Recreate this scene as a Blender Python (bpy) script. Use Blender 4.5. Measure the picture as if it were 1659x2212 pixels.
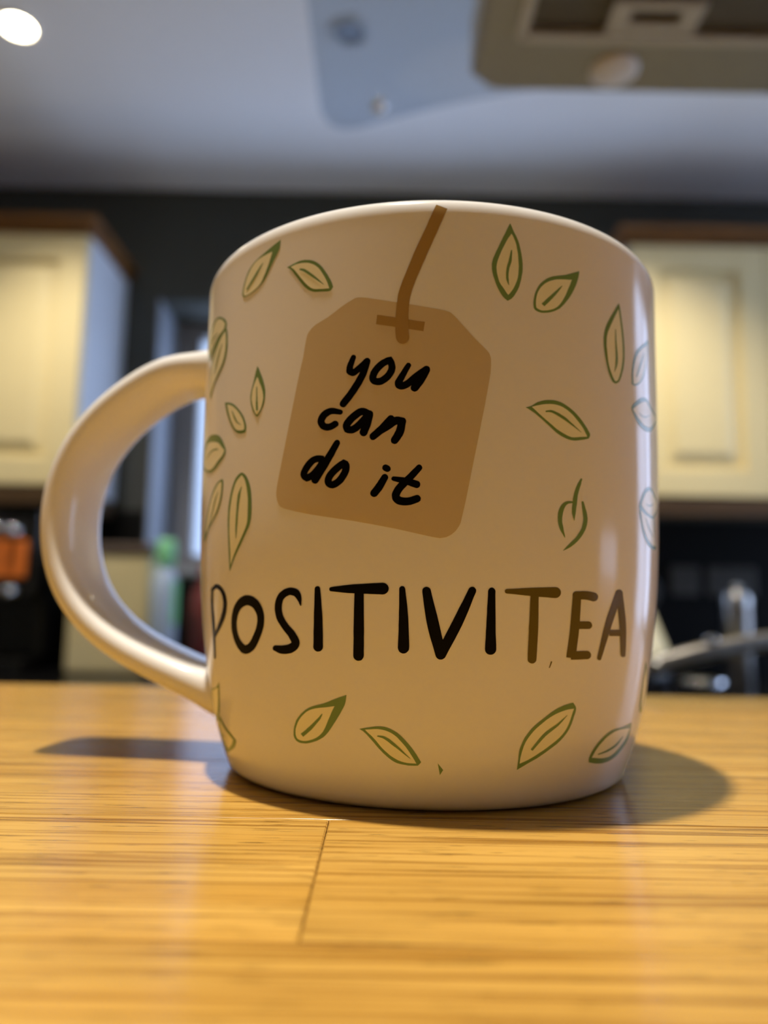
import bpy, bmesh, math, random
from mathutils import Vector, Matrix
from mathutils.geometry import delaunay_2d_cdt

for o in list(bpy.data.objects):
    bpy.data.objects.remove(o)
S = bpy.context.scene
COL = S.collection
rnd = random.Random(7)

# ------------------------------------------------------------------ camera
BAR = 1.05                                   # height of the wooden bar top
cam_data = bpy.data.cameras.new('camera')
cam = bpy.data.objects.new('camera', cam_data)
COL.objects.link(cam)
cam.matrix_world = (Matrix.Translation((0, 0, BAR + 0.03075))
                    @ Matrix.Rotation(math.radians(90 + 7.2), 4, 'X')
                    @ Matrix.Rotation(math.radians(1.05), 4, 'Z'))
cam_data.lens = 1640 / 2212 * 36
cam_data.sensor_width = 36
cam_data.clip_start = 0.005
cam_data.clip_end = 50
cam_data.dof.use_dof = True
cam_data.dof.focus_distance = 0.109
cam_data.dof.aperture_fstop = 10.6
S.camera = cam

# ------------------------------------------------------------------ world, exposure
world = bpy.data.worlds.new('dusk_sky')
S.world = world
world.use_nodes = True
bg = world.node_tree.nodes['Background']
bg.inputs['Color'].default_value = (0.55, 0.695, 1.0, 1)
bg.inputs['Strength'].default_value = 5.1
S.view_settings.view_transform = 'Standard'
S.view_settings.look = 'None'
S.view_settings.gamma = 1
S.view_settings.use_curve_mapping = False
S.view_settings.exposure = 0.0
S.cycles.use_denoising = True
S.cycles.max_bounces = 10
S.cycles.diffuse_bounces = 6
S.cycles.glossy_bounces = 5
S.cycles.transparent_max_bounces = 12
S.cycles.caustics_reflective = False
S.cycles.caustics_refractive = False
S.cycles.sample_clamp_indirect = 6.0

# ------------------------------------------------------------------ lamp settings (used by the downlights below)
SPOT_COLOUR = (1.0, 0.88, 0.70)
SPOT_POWER = {'key': 122.0, 'left': 54.0, 'right': 64.0}
SPOT_CONE = {'key': math.radians(125), 'left': math.radians(104), 'right': math.radians(100)}

# ------------------------------------------------------------------ material helpers
def mat(name, col, rough=0.5, metal=0.0, coat=0.0, spec=0.5, emit=None, emit_s=0.0, noise=None):
    m = bpy.data.materials.new(name)
    m.use_nodes = True
    nt = m.node_tree
    b = nt.nodes['Principled BSDF']
    b.inputs['Base Color'].default_value = (*col, 1)
    b.inputs['Roughness'].default_value = rough
    b.inputs['Metallic'].default_value = metal
    b.inputs['Coat Weight'].default_value = coat
    b.inputs['Coat Roughness'].default_value = 0.05
    b.inputs['Specular IOR Level'].default_value = spec
    if emit:
        b.inputs['Emission Color'].default_value = (*emit, 1)
        b.inputs['Emission Strength'].default_value = emit_s
    if noise:                                   # (scale, amount): faint mottling and relief
        sc, am = noise
        tc = nt.nodes.new('ShaderNodeTexCoord')
        n = nt.nodes.new('ShaderNodeTexNoise')
        n.inputs['Scale'].default_value = sc
        n.inputs['Detail'].default_value = 4
        mx = nt.nodes.new('ShaderNodeMix')
        mx.data_type = 'RGBA'
        mx.inputs[6].default_value = (*[c * (1 - am) for c in col], 1)
        mx.inputs[7].default_value = (*[min(1, c * (1 + am)) for c in col], 1)
        nt.links.new(tc.outputs['Object'], n.inputs['Vector'])
        nt.links.new(n.outputs['Fac'], mx.inputs[0])
        nt.links.new(mx.outputs[2], b.inputs['Base Color'])
        bp = nt.nodes.new('ShaderNodeBump')
        bp.inputs['Strength'].default_value = 0.04
        bp.inputs['Distance'].default_value = 0.002
        nt.links.new(n.outputs['Fac'], bp.inputs['Height'])
        nt.links.new(bp.outputs['Normal'], b.inputs['Normal'])
    return m

def wood_mat(name, light, mid, dark, gloss=0.28, fine=1.0, spec=0.5):
    """grain running along the object's X axis, each object its own shift"""
    m = bpy.data.materials.new(name)
    m.use_nodes = True
    nt = m.node_tree
    N, Lk = nt.nodes.new, nt.links.new
    b = nt.nodes['Principled BSDF']
    tc = N('ShaderNodeTexCoord')
    oi = N('ShaderNodeObjectInfo')
    mul = N('ShaderNodeMath'); mul.operation = 'MULTIPLY'; mul.inputs[1].default_value = 37.0
    Lk(oi.outputs['Random'], mul.inputs[0])
    off = N('ShaderNodeCombineXYZ')
    Lk(mul.outputs[0], off.inputs[0]); Lk(mul.outputs[0], off.inputs[1])
    def grain(sx, sy, detail, dist=0.0, rough=0.55):
        mp = N('ShaderNodeMapping')
        mp.inputs['Scale'].default_value = (sx * fine, sy * fine, sy * fine)
        ad = N('ShaderNodeVectorMath'); ad.operation = 'ADD'
        Lk(tc.outputs['Object'], mp.inputs['Vector'])
        Lk(mp.outputs[0], ad.inputs[0]); Lk(off.outputs[0], ad.inputs[1])
        n = N('ShaderNodeTexNoise')
        n.inputs['Scale'].default_value = 1
        n.inputs['Detail'].default_value = detail
        n.inputs['Roughness'].default_value = rough
        n.inputs['Distortion'].default_value = dist
        Lk(ad.outputs[0], n.inputs['Vector'])
        return n.outputs['Fac']
    broad = grain(7, 110, 3, 0.3)
    streak = grain(11, 900, 4, 0.12, 0.66)
    pores = grain(110, 1900, 2)
    blot = grain(22, 60, 2)
    r1 = N('ShaderNodeValToRGB')
    r1.color_ramp.elements[0].position = 0.34; r1.color_ramp.elements[0].color = (*mid, 1)
    r1.color_ramp.elements[1].position = 0.62; r1.color_ramp.elements[1].color = (*light, 1)
    Lk(broad, r1.inputs[0])
    r2 = N('ShaderNodeValToRGB')
    r2.color_ramp.elements[0].position = 0.41; r2.color_ramp.elements[0].color = (0.95, 0.95, 0.95, 1)
    r2.color_ramp.elements[1].position = 0.49; r2.color_ramp.elements[1].color = (0, 0, 0, 1)
    Lk(streak, r2.inputs[0])
    m1 = N('ShaderNodeMix'); m1.data_type = 'RGBA'; m1.inputs[7].default_value = (*dark, 1)
    Lk(r2.outputs[0], m1.inputs[0]); Lk(r1.outputs[0], m1.inputs[6])
    r3 = N('ShaderNodeValToRGB')
    r3.color_ramp.elements[0].position = 0.31; r3.color_ramp.elements[0].color = (0.9, 0.9, 0.9, 1)
    r3.color_ramp.elements[1].position = 0.37; r3.color_ramp.elements[1].color = (0, 0, 0, 1)
    Lk(pores, r3.inputs[0])
    m2 = N('ShaderNodeMix'); m2.data_type = 'RGBA'; m2.inputs[7].default_value = (*[c * 0.4 for c in dark], 1)
    Lk(r3.outputs[0], m2.inputs[0]); Lk(m1.outputs[2], m2.inputs[6])
    hs = N('ShaderNodeHueSaturation')
    v = N('ShaderNodeMapRange'); v.inputs[1].default_value = 0.3; v.inputs[2].default_value = 0.7
    v.inputs[3].default_value = 0.86; v.inputs[4].default_value = 1.08
    Lk(blot, v.inputs[0]); Lk(v.outputs[0], hs.inputs['Value']); Lk(m2.outputs[2], hs.inputs['Color'])
    Lk(hs.outputs[0], b.inputs['Base Color'])
    b.inputs['Roughness'].default_value = gloss
    b.inputs['Specular IOR Level'].default_value = spec
    bp = N('ShaderNodeBump'); bp.inputs['Strength'].default_value = 0.25; bp.inputs['Distance'].default_value = 0.0003
    Lk(streak, bp.inputs['Height']); Lk(bp.outputs[0], b.inputs['Normal'])
    return m

def glass_mat(name, tint, gloss_mix, rough=0.03, alpha_tint=None):
    m = bpy.data.materials.new(name)
    m.use_nodes = True
    nt = m.node_tree
    nt.nodes.remove(nt.nodes['Principled BSDF'])
    out = nt.nodes['Material Output']
    tr = nt.nodes.new('ShaderNodeBsdfTransparent'); tr.inputs[0].default_value = (*tint, 1)
    gl = nt.nodes.new('ShaderNodeBsdfGlossy'); gl.inputs['Roughness'].default_value = rough
    fr = nt.nodes.new('ShaderNodeFresnel'); fr.inputs[0].default_value = gloss_mix
    mx = nt.nodes.new('ShaderNodeMixShader')
    ge = nt.nodes.new('ShaderNodeNewGeometry')          # reflect on the outer faces only
    inv = nt.nodes.new('ShaderNodeMath'); inv.operation = 'SUBTRACT'; inv.inputs[0].default_value = 1.0
    ml = nt.nodes.new('ShaderNodeMath'); ml.operation = 'MULTIPLY'
    nt.links.new(ge.outputs['Backfacing'], inv.inputs[1])
    nt.links.new(inv.outputs[0], ml.inputs[0]); nt.links.new(fr.outputs[0], ml.inputs[1])
    nt.links.new(ml.outputs[0], mx.inputs[0])
    nt.links.new(tr.outputs[0], mx.inputs[1]); nt.links.new(gl.outputs[0], mx.inputs[2])
    nt.links.new(mx.outputs[0], out.inputs[0])
    return m

M = {}
M['china'] = mat('white_glazed_china', (0.81, 0.825, 0.86), 0.13, spec=0.26)
M['leaf_line'] = mat('leaf_green_print', (0.17, 0.285, 0.11), 0.22, spec=0.25)
M['leaf_fill'] = mat('pale_leaf_print', (0.86, 0.86, 0.66), 0.22, spec=0.25)
M['black_print'] = mat('black_print', (0.003, 0.0025, 0.0025), 0.25, spec=0.06)
M['brown_print'] = mat('olive_brown_print', (0.125, 0.092, 0.014), 0.22, spec=0.25)
M['tag_print'] = mat('tan_tag_print', (0.60, 0.50, 0.325), 0.22, spec=0.25)
M['string_print'] = mat('brown_string_print', (0.36, 0.23, 0.07), 0.22, spec=0.25)
M['bar_wood'] = wood_mat('oiled_bar_wood', (0.54, 0.325, 0.078), (0.475, 0.265, 0.052), (0.27, 0.127, 0.019), 0.20)
M['trim_wood'] = wood_mat('brown_trim_wood', (0.25, 0.11, 0.026), (0.19, 0.08, 0.018), (0.10, 0.04, 0.009), 0.4, 0.3)
M['cream'] = mat('cream_cabinet_paint', (0.84, 0.73, 0.42), 0.42, noise=(30, 0.02))
M['end_panel'] = mat('white_end_panel', (0.78, 0.82, 0.88), 0.4, noise=(30, 0.02))
M['ceiling'] = mat('white_ceiling_paint', (0.87, 0.87, 0.87), 0.9, noise=(12, 0.01))
M['dark_wall'] = mat('charcoal_green_wall_paint', (0.055, 0.058, 0.048), 0.7, noise=(25, 0.05))
M['side_wall'] = mat('pale_wall_paint', (0.30, 0.30, 0.29), 0.85, noise=(15, 0.02))
M['reveal'] = mat('grey_window_reveal', (0.34, 0.37, 0.42), 0.6, noise=(20, 0.02))
M['render'] = mat('sky_dimmer_grey', (0.38, 0.40, 0.42), 0.9, noise=(9, 0.08))  # finish of the added outdoor wall that dims the window view
M['dark_wood'] = wood_mat('dark_stained_wood', (0.10, 0.058, 0.024), (0.075, 0.042, 0.017), (0.045, 0.022, 0.008), 0.5, 0.3)
M['grey_wood'] = wood_mat('grey_brown_lid_wood', (0.15, 0.11, 0.085), (0.12, 0.085, 0.065), (0.07, 0.045, 0.03), 0.5, 0.3)
M['upvc'] = mat('grey_window_frame', (0.30, 0.29, 0.28), 0.4, noise=(20, 0.02))
M['floor'] = mat('pale_floor_tiles', (0.74, 0.73, 0.71), 0.5, noise=(6, 0.15))
M['splash'] = mat('black_splashback_gloss', (0.005, 0.005, 0.005), 0.5, spec=0.15, noise=(30, 0.1))
M['granite'] = mat('black_granite', (0.010, 0.010, 0.011), 0.12, noise=(220, 0.6))
M['steel'] = mat('brushed_steel', (0.55, 0.54, 0.52), 0.28, 1.0, noise=(80, 0.04))
M['hood_steel'] = mat('dull_hood_steel', (0.40, 0.37, 0.32), 0.45, 1.0, noise=(60, 0.05))
M['hood_rim'] = mat('pale_hood_rim', (0.62, 0.58, 0.52), 0.45, 0.6, noise=(60, 0.03))
M['dark_steel'] = mat('dull_dark_steel', (0.31, 0.29, 0.27), 0.34, 1.0, noise=(80, 0.04))
M['socket_steel'] = mat('dull_socket_plate', (0.075, 0.068, 0.060), 0.6, 0.0, noise=(80, 0.04))
M['chrome'] = mat('chrome', (0.85, 0.85, 0.86), 0.06, 1.0)
M['black_plastic'] = mat('black_plastic', (0.008, 0.008, 0.008), 0.35, noise=(50, 0.1))
M['orange'] = mat('orange_red_enamel', (0.95, 0.24, 0.04), 0.35, noise=(20, 0.05))
M['frost'] = mat('frosted_lamp_glass', (0.90, 0.87, 0.82), 0.5)
M['white_plastic'] = mat('white_plastic', (0.8, 0.8, 0.8), 0.4)
M['dim_lens'] = mat('unlit_lamp_lens', (0.34, 0.36, 0.40), 0.3)
M['lamp'] = mat('lit_lamp_lens', (1, 0.95, 0.8), 0.5, emit=(1.0, 0.86, 0.58), emit_s=30)
M['pane'] = glass_mat('clear_window_glass', (0.97, 0.98, 1.0), 1.45)
M['canopy'] = glass_mat('grey_tinted_canopy_glass', (0.80, 0.84, 0.88), 1.40, 0.05)
M['bottle_blue'] = mat('pale_blue_plastic', (0.58, 0.74, 1.0), 0.3)
M['bottle_blue'].node_tree.nodes['Principled BSDF'].inputs['Transmission Weight'].default_value = 0.15
M['green_plastic'] = mat('green_plastic', (0.30, 0.80, 0.40), 0.4)
M['red_glass'] = mat('dark_red_glass', (0.20, 0.04, 0.04), 0.15)
M['mesh'] = mat('grease_filter_mesh', (0.16, 0.14, 0.11), 0.55, 0.7, noise=(400, 0.3))

# ------------------------------------------------------------------ object helpers
def link(o, parent=None):
    COL.objects.link(o)
    if parent:
        o.parent = parent
    return o

def obj(name, bm, m, parent=None, smooth=False, loc=None):
    me = bpy.data.meshes.new(name)
    bm.normal_update()
    bm.to_mesh(me); bm.free()
    for mm in (m if isinstance(m, (list, tuple)) else [m]):
        me.materials.append(mm)
    if smooth:
        for p in me.polygons:
            p.use_smooth = True
    o = bpy.data.objects.new(name, me)
    if loc:
        o.location = loc
    return link(o, parent)

def tag(o, label, cat=None, group=None):
    o['label'] = label
    if cat: o['category'] = cat
    if group: o['group'] = group
    return o

def thing(name, label, cat, loc=(0, 0, 0), group=None):
    o = bpy.data.objects.new(name, None)
    o.empty_display_size = 0.05
    o.location = loc
    link(o)
    return tag(o, label, cat, group)

def struct(name, bm, m, parent=None):
    o = obj(name, bm, m, parent)
    if not parent:
        o['kind'] = 'structure'
    return o

def box(bm, x0, x1, y0, y1, z0, z1, bev=0.0, seg=2):
    t = bmesh.new()
    vs = [t.verts.new((x, y, z)) for x in (x0, x1) for y in (y0, y1) for z in (z0, z1)]
    for f in ((0, 1, 3, 2), (4, 6, 7, 5), (0, 4, 5, 1), (2, 3, 7, 6), (0, 2, 6, 4), (1, 5, 7, 3)):
        t.faces.new([vs[i] for i in f])
    bmesh.ops.recalc_face_normals(t, faces=t.faces)
    if bev > 0:
        bmesh.ops.bevel(t, geom=list(t.edges), offset=bev, segments=seg, profile=0.5, affect='EDGES')
    me = bpy.data.meshes.new('tmp'); t.to_mesh(me); t.free()
    bm.from_mesh(me); bpy.data.meshes.remove(me)
    return bm

def B(*a, **k):
    return box(bmesh.new(), *a, **k)

def lathe(profile, n=48, bm=None, centre=(0, 0, 0), axis='Z', closed=False):
    """profile: list of (radius, height)"""
    bm = bm or bmesh.new()
    rings = []
    for r, z in profile:
        if r < 1e-6:
            rings.append([bm.verts.new((0, 0, z))])
        else:
            rings.append([bm.verts.new((r * math.cos(2 * math.pi * i / n), r * math.sin(2 * math.pi * i / n), z)) for i in range(n)])
    new = [v for r in rings for v in r]
    pairs = list(zip(rings, rings[1:]))
    if closed: pairs.append((rings[-1], rings[0]))
    for a, b in pairs:
        for i in range(n):
            j = (i + 1) % n
            if len(a) == 1 and len(b) == 1: continue
            if len(a) == 1: bm.faces.new((a[0], b[j], b[i]))
            elif len(b) == 1: bm.faces.new((a[i], a[j], b[0]))
            else: bm.faces.new((a[i], a[j], b[j], b[i]))
    if axis == 'Y':
        bmesh.ops.rotate(bm, verts=new, matrix=Matrix.Rotation(math.radians(90), 3, 'X'))
    if axis == 'X':
        bmesh.ops.rotate(bm, verts=new, matrix=Matrix.Rotation(math.radians(90), 3, 'Y'))
    bmesh.ops.translate(bm, verts=new, vec=centre)
    bmesh.ops.recalc_face_normals(bm, faces=bm.faces)
    return bm

def catmull(P, n=6):
    out = []
    P = [Vector(p) for p in P]
    for i in range(len(P) - 1):
        p1, p2 = P[i], P[i + 1]
        p0 = P[i - 1] if i else p1 * 2 - p2
        p3 = P[i + 2] if i + 2 < len(P) else p2 * 2 - p1
        for k in range(n):
            t = k / n
            out.append(0.5 * ((2 * p1) + (p2 - p0) * t + (2 * p0 - 5 * p1 + 4 * p2 - p3) * t * t + (3 * p1 - p0 - 3 * p2 + p3) * t ** 3))
    out.append(P[-1])
    return out

def tube(path, radii, n=16, up=Vector((0, 0, 1)), bm=None):
    """elliptical tube; radii: list of (side, thick) per point"""
    bm = bm or bmesh.new()
    rings = []
    for i, p in enumerate(path):
        t = (path[min(i + 1, len(path) - 1)] - path[max(i - 1, 0)]).normalized()
        s = up.cross(t).normalized()
        u = t.cross(s)
        a, b = radii[i]
        rings.append([bm.verts.new(p + s * a * math.cos(2 * math.pi * k / n) + u * b * math.sin(2 * math.pi * k / n)) for k in range(n)])
    for r0, r1 in zip(rings, rings[1:]):
        for k in range(n):
            bm.faces.new((r0[k], r0[(k + 1) % n], r1[(k + 1) % n], r1[k]))
    bm.faces.new(rings[0][::-1]); bm.faces.new(rings[-1])
    bmesh.ops.recalc_face_normals(bm, faces=bm.faces)
    return bm

# ================================================================== the room
X0, X1, Y0, YW, ZC = -2.3, 2.3, -2.2, 2.29, 2.40
WX0, WX1, WZ0, WZ1, WD = -0.72, 0.50, 1.165, 2.035, 0.27      # window opening in the back wall
struct('floor', B(X0 - .1, X1 + .1, Y0 - .1, YW + .3, -0.1, 0), M['floor'])
struct('ceiling', B(X0 - .1, X1 + .1, Y0 - .1, YW + .3, ZC, ZC + .1), M['ceiling'])
struct('wall_left', B(X0 - .1, X0, Y0, YW, 0, ZC), M['side_wall'])
VY0, VY1, VZ0, VZ1 = 1.15, 2.22, 0.06, 2.30                    # glazed door in the right wall, outside the frame
bm = bmesh.new()
box(bm, X1, X1 + .1, Y0, -.15, 0, ZC); box(bm, X1, X1 + .1, .40, VY0, 0, ZC); box(bm, X1, X1 + .1, -.15, .40, 0, 0.60); box(bm, X1, X1 + .1, -.15, .40, 1.27, ZC); box(bm, X1, X1 + .1, VY1, YW, 0, ZC)
box(bm, X1, X1 + .1, VY0, VY1, 0, VZ0); box(bm, X1, X1 + .1, VY0, VY1, VZ1, ZC)
struct('wall_right', bm, M['side_wall'])
win2 = bpy.data.objects.new('door_1', None); link(win2); win2['kind'] = 'structure'
win2.location = (X1, VY0, VZ0)
def W2(bm): bmesh.ops.translate(bm, verts=bm.verts, vec=(-X1, -VY0, -VZ0)); return bm
bm = bmesh.new()
for ya in (VY0 + .002, VY1 - .052, (VY0 + VY1) / 2 - .025): box(bm, X1 + .03, X1 + .08, ya, ya + .05, VZ0 + .052, VZ1 - .052, .004)
for za in (VZ0 + .002, VZ1 - .052): box(bm, X1 + .03, X1 + .08, VY0 + .002, VY1 - .002, za, za + .05, .004)
struct('frame', W2(bm), M['upvc'], win2)
win3 = bpy.data.objects.new('window_2', None); link(win3); win3['kind'] = 'structure'
win3.location = (X1, -.15, .60)
def W3(bm): bmesh.ops.translate(bm, verts=bm.verts, vec=(-X1, .15, -.60)); return bm
bm = bmesh.new()
for ya in (-.148, .353): box(bm, X1 + .03, X1 + .08, ya, ya + .045, .602, 1.268, .004)
for za in (.602, 1.223): box(bm, X1 + .031, X1 + .079, -.103, .353, za, za + .045, .004)
struct('frame', W3(bm), M['upvc'], win3)
struct('pane', W3(B(X1 + .053, X1 + .057, -.103, .353, .647, 1.223)), M['pane'], win3)
ym = (VY0 + VY1) / 2
for ya, yb in ((VY0 + .052, ym - .025), (ym + .025, VY1 - .052)):
    struct('pane', W2(B(X1 + .053, X1 + .057, ya, yb, VZ0 + .052, VZ1 - .052)), M['pane'], win2)
struct('wall_front', B(X0 - .1, X1 + .1, Y0 - .1, Y0, 0, ZC), M['side_wall'])
bm = bmesh.new()
box(bm, X0 - .1, WX0, YW, YW + .3, 0, ZC); box(bm, WX1, X1 + .1, YW, YW + .3, 0, ZC)
box(bm, WX0, WX1, YW, YW + .3, 0, WZ0); box(bm, WX0, WX1, YW, YW + .3, WZ1, ZC)
struct('wall_back', bm, M['dark_wall'])
struct('wall_sky_dimmer', B(-4.5, 4.5, 5.2, 5.4, -0.5, 4.2), M['render'])      # made-up wall outside, added to dim the sky behind the panes
# window in its deep reveal
win = bpy.data.objects.new('window_1', None); link(win); win['kind'] = 'structure'
win.location = (0, YW, WZ0)
def W_(bm): bmesh.ops.translate(bm, verts=bm.verts, vec=(0, -YW, -WZ0)); return bm
ya, yb = YW + 0.19, YW + 0.25
bm = bmesh.new()
for xa in (WX0 + 0.006, WX1 - 0.006 - 0.085): box(bm, xa, xa + 0.085, ya, yb, WZ0 + .026, WZ1 - .006, .004)
for za in (WZ0 + 0.026, WZ1 - 0.056): box(bm, WX0 + .088, WX1 - .088, ya + .001, yb - .001, za, za + 0.05, .004)
struct('frame', W_(bm), M['upvc'], win)
xm = (WX0 + WX1) / 2
struct('mullion', W_(B(xm - .03, xm + .03, ya + .002, yb - .002, WZ0 + .07, WZ1 - .05, .004)), M['upvc'], win)
for xa, xb in ((WX0 + .089, xm - .028), (xm + .028, WX1 - .089)):
    struct('pane', W_(B(xa, xb, ya + .028, ya + .032, WZ0 + .07, WZ1 - .05)), M['pane'], win)
struct('sill_board', W_(B(WX0 + .001, WX1 - .001, YW - .02, YW + .29, WZ0 + .0005, WZ0 + .025, .004)), M['reveal'], win)
for xa in (WX0 + .0005, WX1 - .0055): struct('reveal', W_(B(xa, xa + .005, YW + .002, YW + .29, WZ0 + .026, WZ1 - .0005)), M['reveal'], win)
struct('head_lining', W_(B(WX0 + .006, WX1 - .006, YW + .002, YW + .29, WZ1 - .0055, WZ1 - .0005)), M['dark_wall'], win)  # dark wall paint puts the shade of the downward face into its colour
bm = bmesh.new()
box(bm, X0, WX0 - .005, YW - .006, YW, 0.90, 1.36); box(bm, WX1 + .005, X1, YW - .006, YW, 0.90, 1.36); box(bm, WX0 - .005, WX1 + .005, YW - .006, YW, .90, WZ0 - .02)
spl_o = struct('trim_1', bm, M['splash'])

# ------------------------------------------------------------------ downlights in the ceiling
def downlight(x, y, label, key=None, lit=True):
    t = thing('downlight', label, 'ceiling light', (x, y, ZC), 'ceiling downlights')
    obj('bezel', lathe([(0.036, -0.001), (0.047, -0.001), (0.047, -0.004), (0.043, -0.008), (0.036, -0.006)], 40, closed=True), M['white_plastic'], t, True)
    obj('lens', lathe([(0, -0.0045), (0.029, -0.0045), (0.0355, -0.0015), (0, -0.0015)], 40), M['lamp' if lit else 'dim_lens'], t, True)
    if lit:
        ld = bpy.data.lights.new('downlight_lamp', 'SPOT')
        ld.energy = SPOT_POWER[key]; ld.color = SPOT_COLOUR
        ld.spot_size = SPOT_CONE[key]; ld.spot_blend = 1.0; ld.shadow_soft_size = 0.022
        lo = bpy.data.objects.new('downlight_lamp', ld)
        lo.location = (0, 0, -0.035)
        link(lo, t)
    return t
downlight(-0.866, 1.60, 'glowing round downlight in the ceiling at the upper left of the photo', 'left')
downlight(-0.0995, 1.60, 'small unlit grey downlight in the ceiling behind the glass canopy edge', lit=False)
downlight(0.667, 1.60, 'lit downlight hidden behind the cooker hood, over the right wall cabinet', 'right')
downlight(-0.115, 0.118, 'lit downlight straight above the mug on the wooden bar', 'key')

# ================================================================== wooden bar
bar = thing('breakfast_bar', 'golden wooden breakfast bar with glued staves, under the white mug', 'worktop', (0, 0, 0))
PITCH, YJ, YF = 0.0412, 0.1155, 0.2915
def stave(x0, x1, y0, y1):
    cx, cy = (x0 + x1) / 2, (y0 + y1) / 2
    bm = B(x0 - cx + .00005, x1 - cx - .00005, y0 - cy + .00003, y1 - cy - .00003, -0.0400, 0.0, bev=0.00022, seg=1)
    obj('stave', bm, M['bar_wood'], bar, loc=(cx, cy, BAR))
k = -6
while YJ + k * PITCH < YF - 0.002:
    ya, yb = YJ + k * PITCH, min(YJ + (k + 1) * PITCH, YF)
    cuts = [-1.2]
    if k == -1: cuts += [-0.66, -0.0072, 0.58]
    else:
        off = {0: 0.36, 1: -0.31, 2: .52, 3: -.45, 4: .33, -2: -.38, -3: .3}.get(k, rnd.uniform(-.5, .5))
        cuts += [off - rnd.uniform(.55, .7), off, off + rnd.uniform(.5, .62)]
    cuts = sorted(c for c in cuts if -1.2 <= c < 1.15) + [1.2]
    for a, b in zip(cuts, cuts[1:]): stave(a, b, ya, yb)
    k += 1
YB0 = YJ - 6 * PITCH
obj('support_panel', B(-1.18, 1.18, YB0 + .10, YB0 + .13, 0, BAR - .0402, .003), M['cream'], bar)
obj('support_panel', B(-1.18, 1.18, YF - .05, YF - .02, 0, BAR - .0402, .003), M['cream'], bar)

# lower counter behind the bar with the hob under the hood
hc_ = thing('hob_counter', 'low black counter behind the wooden bar, carrying the hob', 'counter', (0.38, 0.62, 0))
obj('cabinet_body', B(-.78, .78, -.31, .31, 0.10, 0.868, .003), M['cream'], hc_)
obj('plinth', B(-.76, .76, -.28, .26, 0.0, 0.10, .002), M['black_plastic'], hc_)
obj('countertop', B(-.80, .80, -.325, .33, 0.868, 0.90, .003), M['granite'], hc_)
hob = thing('hob', 'black glass hob set in the low counter under the cooker hood', 'hob', (0.38, 0.60, 0.90))
obj('glass_plate', B(-.29, .29, -.25, .25, 0.0, 0.006, .002), M['granite'], hob)
for x, y, r in ((-.14, .12, .085), (.14, .12, .07), (-.14, -.12, .07), (.14, -.12, .085)):
    obj('cooking_zone', lathe([(r, 0.0061), (r, .0068), (r - .003, .0068), (r - .003, .0061)], 40, centre=(x, y, 0), closed=True), M['steel'], hob)

# ================================================================== far run of base units
def base_run(x0, x1, label):
    t = thing('base_cabinet', label, 'cabinet', ((x0 + x1) / 2, 1.98, 0), 'base cabinets along the back wall')
    w = (x1 - x0) / 2
    obj('carcass', B(-w, w, -.27, .30, .12, .868, .002), M['cream'], t)
    obj('plinth', B(-w, w, -.22, .28, 0, .12, .002), M['black_plastic'], t)
    n = max(1, round(2 * w / .5)); dw = 2 * w / n
    for i in range(n):
        d = obj('door', B(-w + i * dw + .002, -w + (i + 1) * dw - .002, -.291, -.271, .13, .862, .003), M['cream'], t)
        obj('knob', lathe([(0, -.03), (.012, -.028), (.015, -.018), (.006, -.010), (.006, 0)], 20, axis='Y', centre=(-w + (i + .85) * dw, -.291 - .0, .78)), M['steel'], d, True)
    return t
base_run(-2.28, -0.62, 'cream base cabinets along the back wall, left of the window')
base_run(-0.61, 0.55, 'cream base cabinets along the back wall, below the window')
base_run(0.56, 2.28, 'cream base cabinets along the back wall, right of the window')
tag(obj('granite_worktop', B(-2.29, 2.29, 1.66, 2.283, .869, .90, .004), M['granite']), 'black polished worktop running along the back wall', 'worktop')

# ================================================================== wall cabinets
def door(parent, x0, x1, z0, z1, yf, knob_x, knob_z):
    """raised-panel door: frame, groove, fielded centre; front face at yf"""
    st = 0.072
    bm = bmesh.new()
    box(bm, x0, x0 + st, yf, yf + .02, z0, z1, .002)
    box(bm, x1 - st, x1, yf, yf + .02, z0, z1, .002)
    box(bm, x0 + st, x1 - st, yf + .0005, yf + .02, z0, z0 + st, .002)
    box(bm, x0 + st, x1 - st, yf + .0005, yf + .02, z1 - st, z1, .002)
    d = obj('door', bm, M['cream'], parent)
    bm = bmesh.new()
    a, b, c, e = x0 + st - .004, x1 - st + .004, z0 + st - .004, z1 - st + .004
    def ring(ins, y): return [bm.verts.new(v) for v in ((a + ins, y, c + ins), (b - ins, y, c + ins), (b - ins, y, e - ins), (a + ins, y, e - ins))]
    rings = [ring(0, yf + .013), ring(.016, yf + .013), ring(.046, yf + .002), ring(.050, yf + .001)]
    for r0, r1 in zip(rings, rings[1:]):
        for i in range(4): bm.faces.new((r0[i], r0[(i + 1) % 4], r1[(i + 1) % 4], r1[i]))
    bm.faces.new(rings[-1])
    bk = ring(0, yf + .018)
    for i in range(4): bm.faces.new((rings[0][i], bk[i], bk[(i + 1) % 4], rings[0][(i + 1) % 4]))
    bm.faces.new(bk)
    bmesh.ops.recalc_face_normals(bm, faces=bm.faces)
    obj('raised_panel', bm, M['cream'], d)
    obj('knob', lathe([(0, -.034), (.012, -.032), (.0165, -.024), (.014, -.016), (.006, -.012), (.006, 0), (0, 0)], 24, axis='Y', centre=(knob_x, yf + .0005, knob_z)), M['steel'], d, True)

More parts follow.
